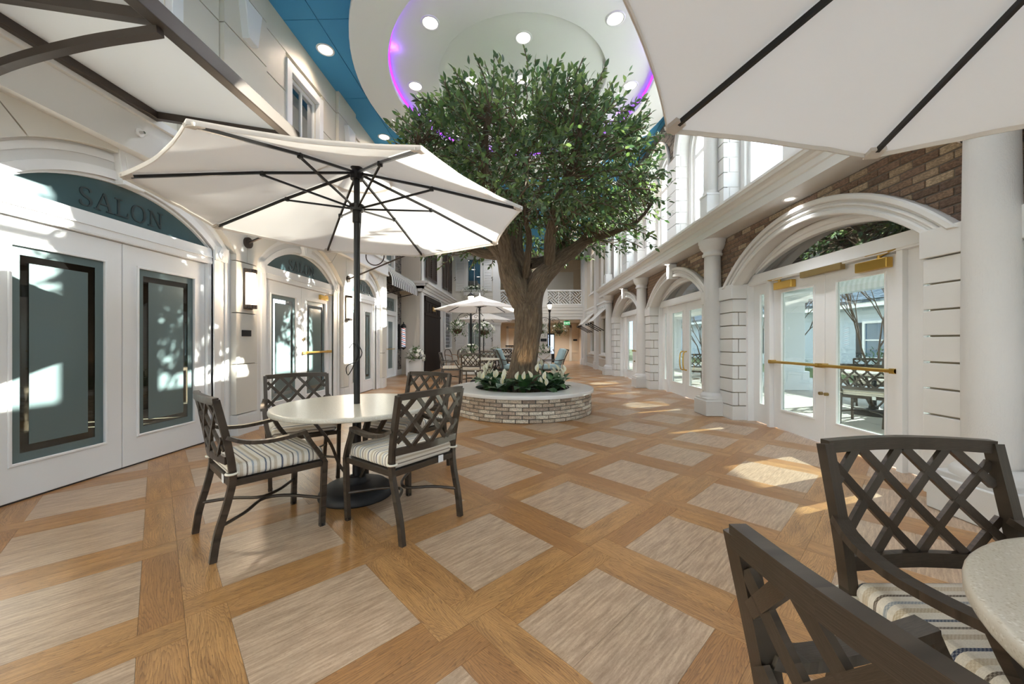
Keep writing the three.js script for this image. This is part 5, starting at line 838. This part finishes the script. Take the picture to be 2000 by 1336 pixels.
// flowering arrangements
const sprigLeaf = (() => { const P = [0, 0, 0, -0.16, 0.03, 0.4, 0, 0, 0.45, 0.16, 0.03, 0.4, 0, -0.12, 1], g = new THREE.BufferGeometry(); g.setAttribute('position', new THREE.Float32BufferAttribute(P, 3)); g.setAttribute('uv', new THREE.Float32BufferAttribute(new Float32Array(10), 2)); g.setIndex([0, 1, 2, 0, 2, 3, 1, 4, 2, 2, 4, 3]); const f = g.toNonIndexed(); f.computeVertexNormals(); return f; })();
function bloomGeo() { const g = []; for (let i = 0; i < 5; i++) { const a = i / 5 * 2 * PI; g.push(new THREE.SphereGeometry(0.03, 7, 5).scale(1, 0.5, 0.75).rotateZ(0.5).translate(0.026, 0.006, 0).rotateY(a)); } g.push(new THREE.SphereGeometry(0.018, 7, 5).translate(0, 0.014, 0)); return merge(g); }
const BLOOM = bloomGeo();
function greenery(parent, c, rx, ry, rz, nLeaf, nBloom, seed, trail = 0) {
  const r = rng(seed), sets = [[], [], []], v = V(0, 0, 0);
  for (let i = 0; i < nLeaf; i++) {
    const a = r() * 2 * PI, e = Math.acos(1 - r() * 1.35), q = 0.35 + 0.65 * Math.sqrt(r()); v.set(Math.sin(e) * Math.cos(a), Math.cos(e), Math.sin(e) * Math.sin(a)); let y = v.y * ry * q; if (trail && r() < 0.3) y = -r() * trail;
    const m = new THREE.Matrix4().lookAt(V(0, 0, 0), V(-v.x - (r() - 0.5), -v.y + 0.3 - r() * 0.7, -v.z - (r() - 0.5)), V(0, 1, 0)), s = 0.10 + 0.08 * r();
    sets[Math.floor(r() * 3)].push(sprigLeaf.clone().scale(s, s, s).applyMatrix4(m).translate(c[0] + v.x * rx * q, c[1] + y, c[2] + v.z * rz * q));
  }
  const f = obj('foliage', mergeGeometries(sets.map((s) => merge(s)), true), M.sprig, parent); f.userData.kind = 'stuff';
  for (let i = 0; i < nBloom; i++) { const a = r() * 2 * PI, e = Math.acos(1 - r() * 1.2), b = obj('white_bloom', BLOOM, M.petal, parent); b.position.set(c[0] + Math.sin(e) * Math.cos(a) * rx, c[1] + Math.cos(e) * ry * 1.02, c[2] + Math.sin(e) * Math.sin(a) * rz); b.rotation.set(Math.sin(a) * e, 0, -Math.cos(a) * e); const s = 0.9 + 0.7 * r(); b.scale.set(s, s, s); }
}
function boxPlanter(pos, w, h, d, label, brace, seed) {
  const g = thing('planter_box', label, 'planter', pos);
  obj('body', [rbox(w, h - 0.06, d, 0.01, 0, h / 2, 0), rbox(w + 0.06, 0.05, d + 0.06, 0.01, 0, h - 0.03, 0), rbox(w + 0.05, 0.07, d + 0.05, 0.01, 0, 0.05, 0)], M.white, g);
  for (const x of [-w / 2, w / 2]) obj('corner_post', span(x - 0.035, x + 0.035, 0, h, d / 2 - 0.03, d / 2 + 0.015), M.white, g);
  if (brace) obj('cross_brace', [bar(V(-w / 2, 0.1, d / 2 + 0.006), V(w / 2, h - 0.08, d / 2 + 0.006), 0.05, 0.014, V(0, 0, 1)), bar(V(w / 2, 0.1, d / 2 + 0.006), V(-w / 2, h - 0.08, d / 2 + 0.006), 0.05, 0.014, V(0, 0, 1))], M.taupe, g);
  obj('soil', box(w - 0.04, 0.02, d - 0.04, 0, h - 0.005, 0), M.soil, g);
  const f = thing('flower_arrangement', label.replace(/^.*? box/, 'white blooms and greenery growing in the box'), 'plant', [pos[0], pos[1] + h, pos[2]]);
  greenery(f, [0, 0.06, 0], w * 0.72, 0.36, d * 0.75, 190, 16, seed, 0.12);
}
boxPlanter([-4.0, 0, -14.0], 0.5, 0.62, 0.42, 'white planter box at the corner of the pub front', false, 3);
boxPlanter([1.0, 0, -18.2], 0.7, 0.72, 0.5, 'white planter box with crossed braces behind the lounge chair', true, 5);
boxPlanter([-1.95, 0, -14.4], 0.6, 0.72, 0.45, 'white planter box behind the lattice chairs', true, 9);
boxPlanter([-1.35, 0, -18.9], 0.6, 0.55, 0.45, 'white planter box below the far umbrella', false, 11);
{ const f = thing('window_flower_box', 'window box of white flowers under the upper clapboard window', 'plant', [-2.7, 4.05, -20.85]); obj('trough', rbox(1.1, 0.2, 0.24, 0.02, 0, -0.12, 0.0), M.trim, f); greenery(f, [0, 0, 0.05], 0.75, 0.28, 0.22, 200, 12, 15, 0.4); }
// lamp posts with hanging baskets
function lampPost(pos, h, label, turn) {
  const g = thing('lamp_post', label, 'lamp post', pos, turn);
  obj('base', lathe([[0.16, 0], [0.16, 0.05], [0.13, 0.1], [0.12, 0.3], [0.09, 0.36], [0.055, 0.42]], 20), M.black, g); obj('pole', cyl(0.05, 0.04, h - 0.55, 0, (h - 0.55) / 2 + 0.1, 0, 16), M.black, g);
  obj('collar', lathe([[0.04, h - 0.5], [0.075, h - 0.47], [0.06, h - 0.42], [0.09, h - 0.38], [0.09, h - 0.36]], 16), M.black, g);
  obj('lantern_glass', lathe([[0.07, h - 0.36], [0.125, h - 0.16], [0.125, h - 0.1]], 10), std({ color: lin(0.9, 0.88, 0.8), emissive: lin(1, 0.92, 0.75), emissiveIntensity: 1.6 }), g);
  obj('lantern_cap', lathe([[0.15, h - 0.1], [0.15, h - 0.07], [0.09, h - 0.01], [0.04, h + 0.02], [0.02, h + 0.07], [0, h + 0.09]], 16), M.black, g);
  for (let k = 0; k < 5; k++) { const a = k / 5 * 2 * PI; obj('lantern_bar', rod(V(Math.cos(a) * 0.075, h - 0.36, Math.sin(a) * 0.075), V(Math.cos(a) * 0.13, h - 0.1, Math.sin(a) * 0.13), 0.008, 5), M.black, g); }
  const p = new THREE.PointLight(lin(1, 0.88, 0.7), 1.2); p.position.set(0.2, h - 0.2, 0.2); p.castShadow = true; g.add(p);
  for (const s of [-1, 1]) obj('scroll_arm', [tube([V(0, h - 0.9, 0), V(s * 0.2, h - 0.78, 0), V(s * 0.42, h - 0.82, 0), V(s * 0.5, h - 0.9, 0)], 0.013, 20), tube(Array.from({ length: 14 }, (_, i) => { const a = i / 13 * 7, r = 0.09 * (1 - i / 16); return V(s * (0.2 + r * Math.cos(a)), h - 0.93 + r * Math.sin(a), 0); }), 0.009, 30)], M.black, g);
}
function basket(pos, label, seed, nb) {
  const f = thing('hanging_basket', label, 'plant', pos); obj('bowl', new THREE.SphereGeometry(0.2, 16, 8, 0, 2 * PI, PI / 2, PI / 2), M.twig, f); for (let k = 0; k < 3; k++) { const a = k / 3 * 2 * PI; obj('hanger_wire', rod(V(Math.cos(a) * 0.2, 0, Math.sin(a) * 0.2), V(0, 0.5, 0), 0.005, 5), M.black, f); }
  greenery(f, [0, 0.0, 0], 0.43, 0.32, 0.43, 260, nb, seed, 0.34);
}
lampPost([-2.08, 0, -15.2], 3.2, 'black lamp post with hanging baskets behind the cream umbrella', 0);
basket([-2.62, 1.78, -15.2], 'green fern basket hanging on the lamp post by the pub', 31, 10); basket([-1.55, 1.72, -15.2], 'basket full of white flowers hanging behind the umbrella pole', 32, 34);
lampPost([1.42, 0, -19.6], 3.3, 'black lamp post with lit lantern before the passage', 0);
basket([0.92, 1.85, -19.6], 'flower basket on the passage lamp post, trunk side', 33, 12); basket([1.92, 1.85, -19.6], 'flower basket on the passage lamp post, door side', 34, 14);
// ================================================================ OUTSIDE THE GARDEN DOORS
{
  const g = thing('ground_outside', 'pale concrete patio and lawn outside the garden doors', 'ground', [0, 0, 0], 0, undefined, 'structure');
  for (let i = 0; i < 4; i++) for (let k = 0; k < 12; k++) obj('paving_slab', box(1.6 - 0.012, 0.1, 2.4 - 0.012, 4.66 + i * 1.6, -0.07, 2 - k * 2.4), M.concrete, g);
  obj('lawn', span(3.9, 60, -0.4, -0.1, 40, -70), M.lawn, g);
  obj('forecourt', span(-20, 20, -0.4, -0.1, 7.6, 40), M.concrete, g);
  const p = thing('porch_roof', 'white porch roof on square columns over the patio', 'porch', [0, 0, 0], 0, undefined, 'structure');
  obj('deck', span(3.85, 8.2, 2.62, 2.8, 7, -22), M.white, p); obj('eave_beam', [span(7.95, 8.25, 2.48, 2.85, 7, -22)], M.white, p); obj('main_eave', span(3.85, 4.9, 6.2, 6.5, 7, -22), M.white, p);
  for (const s of [-1.2, 2.68, 6.56, 10.44, 14.32, 18.2]) obj('porch_column', [rbox(0.56, 2.4, 0.56, 0.01, 7.2, 1.2, -s), rbox(0.7, 0.5, 0.7, 0.015, 7.2, 0.23, -s), rbox(0.66, 0.14, 0.66, 0.01, 7.2, 2.36, -s)], M.white, p);
}
const oc = copy(proto, [5.38, -0.02, -6.0], face(0.82, -0.55), 'patio armchair outside the glass, its lattice back to the doors'); void oc;
copy(proto, [7.0, -0.02, -7.7], face(-0.6, 0.8), 'patio armchair outside facing the hall across its table');
copy(tab, [6.15, -0.02, -6.75], 0, 'round patio table outside the glazed doors');
copy(proto, [5.15, -0.02, -11.0], face(0.4, -0.9), 'patio armchair outside the pull handle doors');
copy(proto, [6.0, -0.02, -11.9], face(-0.8, 0.4), 'second patio armchair outside the pull handle doors');
{
  const h = thing('neighbour_house', 'pale clapboard house with a grey shingled roof across the lawn', 'house', [0, 0, 0]);
  obj('wall', span(15, 15.3, -0.1, 2.8, 2, -40), M.siding, h); for (let y = 0.1; y < 2.7; y += 0.2) obj('clapboard', span(14.97, 15.02, y, y + 0.19, 2, -40), M.siding, h);
  obj('fascia', [span(14.3, 14.4, 2.72, 2.95, 2.4, -40.4), span(14.35, 15.1, 2.72, 2.78, 2.4, -40.4)], M.white, h);
  obj('roof_deck', frontExtrude(poly([[14.25, 2.9], [17.6, 4.2], [21, 2.9], [21, 3.0], [17.6, 4.3], [14.25, 3.0]]), -40.5, 2.5), M.shingle, h);
  for (let i = 0; i < 15; i++) { const t = i / 15, t2 = (i + 1.25) / 15; obj('shingle_course', metric(bar(V(lerp(14.2, 17.6, t), lerp(2.99, 4.3, t) + 0.035, -19), V(lerp(14.2, 17.6, t2), lerp(2.99, 4.3, t2) + 0.012, -19), 43, 0.02)), M.shingle, h); }
  for (const s of [4.5, 10, 16.3, 23, 30]) {
    const w = obj('window', sideExtrude(poly(rect(s - 0.62, s + 0.62, 0.5, 2.15), [rect(s - 0.5, s + 0.5, 0.6, 2.05)]), 14.9, 15.0), M.white, h); obj('pane', span(14.95, 14.96, 0.6, 2.05, -s + 0.5, -s - 0.5), phys({ color: lin(0.10, 0.16, 0.24), roughness: 0.08 }), w); obj('meeting_rail', span(14.92, 14.98, 1.3, 1.36, -s + 0.5, -s - 0.5), M.white, w);
    for (const q of [-0.78, 0.78]) obj('shutter', span(14.9, 14.97, 0.55, 2.1, -s + q - 0.15, -s + q + 0.15), M.iron, h);
  }
}
function bareTree(pos, label, seed, h) {
  const t = thing('bare_tree', label, 'tree', pos), r = rng(seed), g = [];
  const grow = (p, d, L, rad, lv) => { const q = p.clone().addScaledVector(d, L); g.push(rod(p, q, rad, 6, rad * 0.72)); if (lv === 0) return; for (let i = 0; i < (lv > 3 ? 2 : 3); i++) { const e = d.clone().add(V((r() - 0.5) * 1.1, 0.15, (r() - 0.5) * 1.1)).normalize(); grow(q, e, L * (0.62 + 0.2 * r()), rad * 0.66, lv - 1); } };
  for (let k = 0; k < 4; k++) { const a = k / 4 * 2 * PI + r(); grow(V(0.05 * Math.cos(a), -0.1, 0.05 * Math.sin(a)), V(0.28 * Math.cos(a), 1, 0.28 * Math.sin(a)).normalize(), h * 0.4, 0.035, 4); }
  obj('branches', g, M.twig, t);
}
bareTree([10.4, 0, -11.3], 'leafless multi stemmed tree on the lawn beyond the patio chair', 4, 3.0);
bareTree([11.0, 0, -16.0], 'leafless multi stemmed tree farther along the lawn', 7, 3.0);
bareTree([9.8, 0, -20.5], 'leafless tree seen through the pull handle doors', 9, 3.0);
for (const [x, z, s, l] of [[12.9, -14.0, 1, 'dark shrub in the flower bed below the house window'], [13.2, -18.5, 2, 'dark shrub in the flower bed farther along the house'], [9.6, -14.2, 3, 'low dark shrub at the patio edge behind the porch column'], [8.6, -17.6, 4, 'leafy shrub seen through the pull handle doors']]) { const f = thing('garden_shrub', l, 'shrub', [x, 0.12, z]); greenery(f, [0, 0.1, 0], 0.6, 0.6 + 0.2 * (s % 2), 0.6, 320, 0, 70 + s, 0.3); }
camera.updateMatrixWorld(true);
renderer.render(scene, camera);
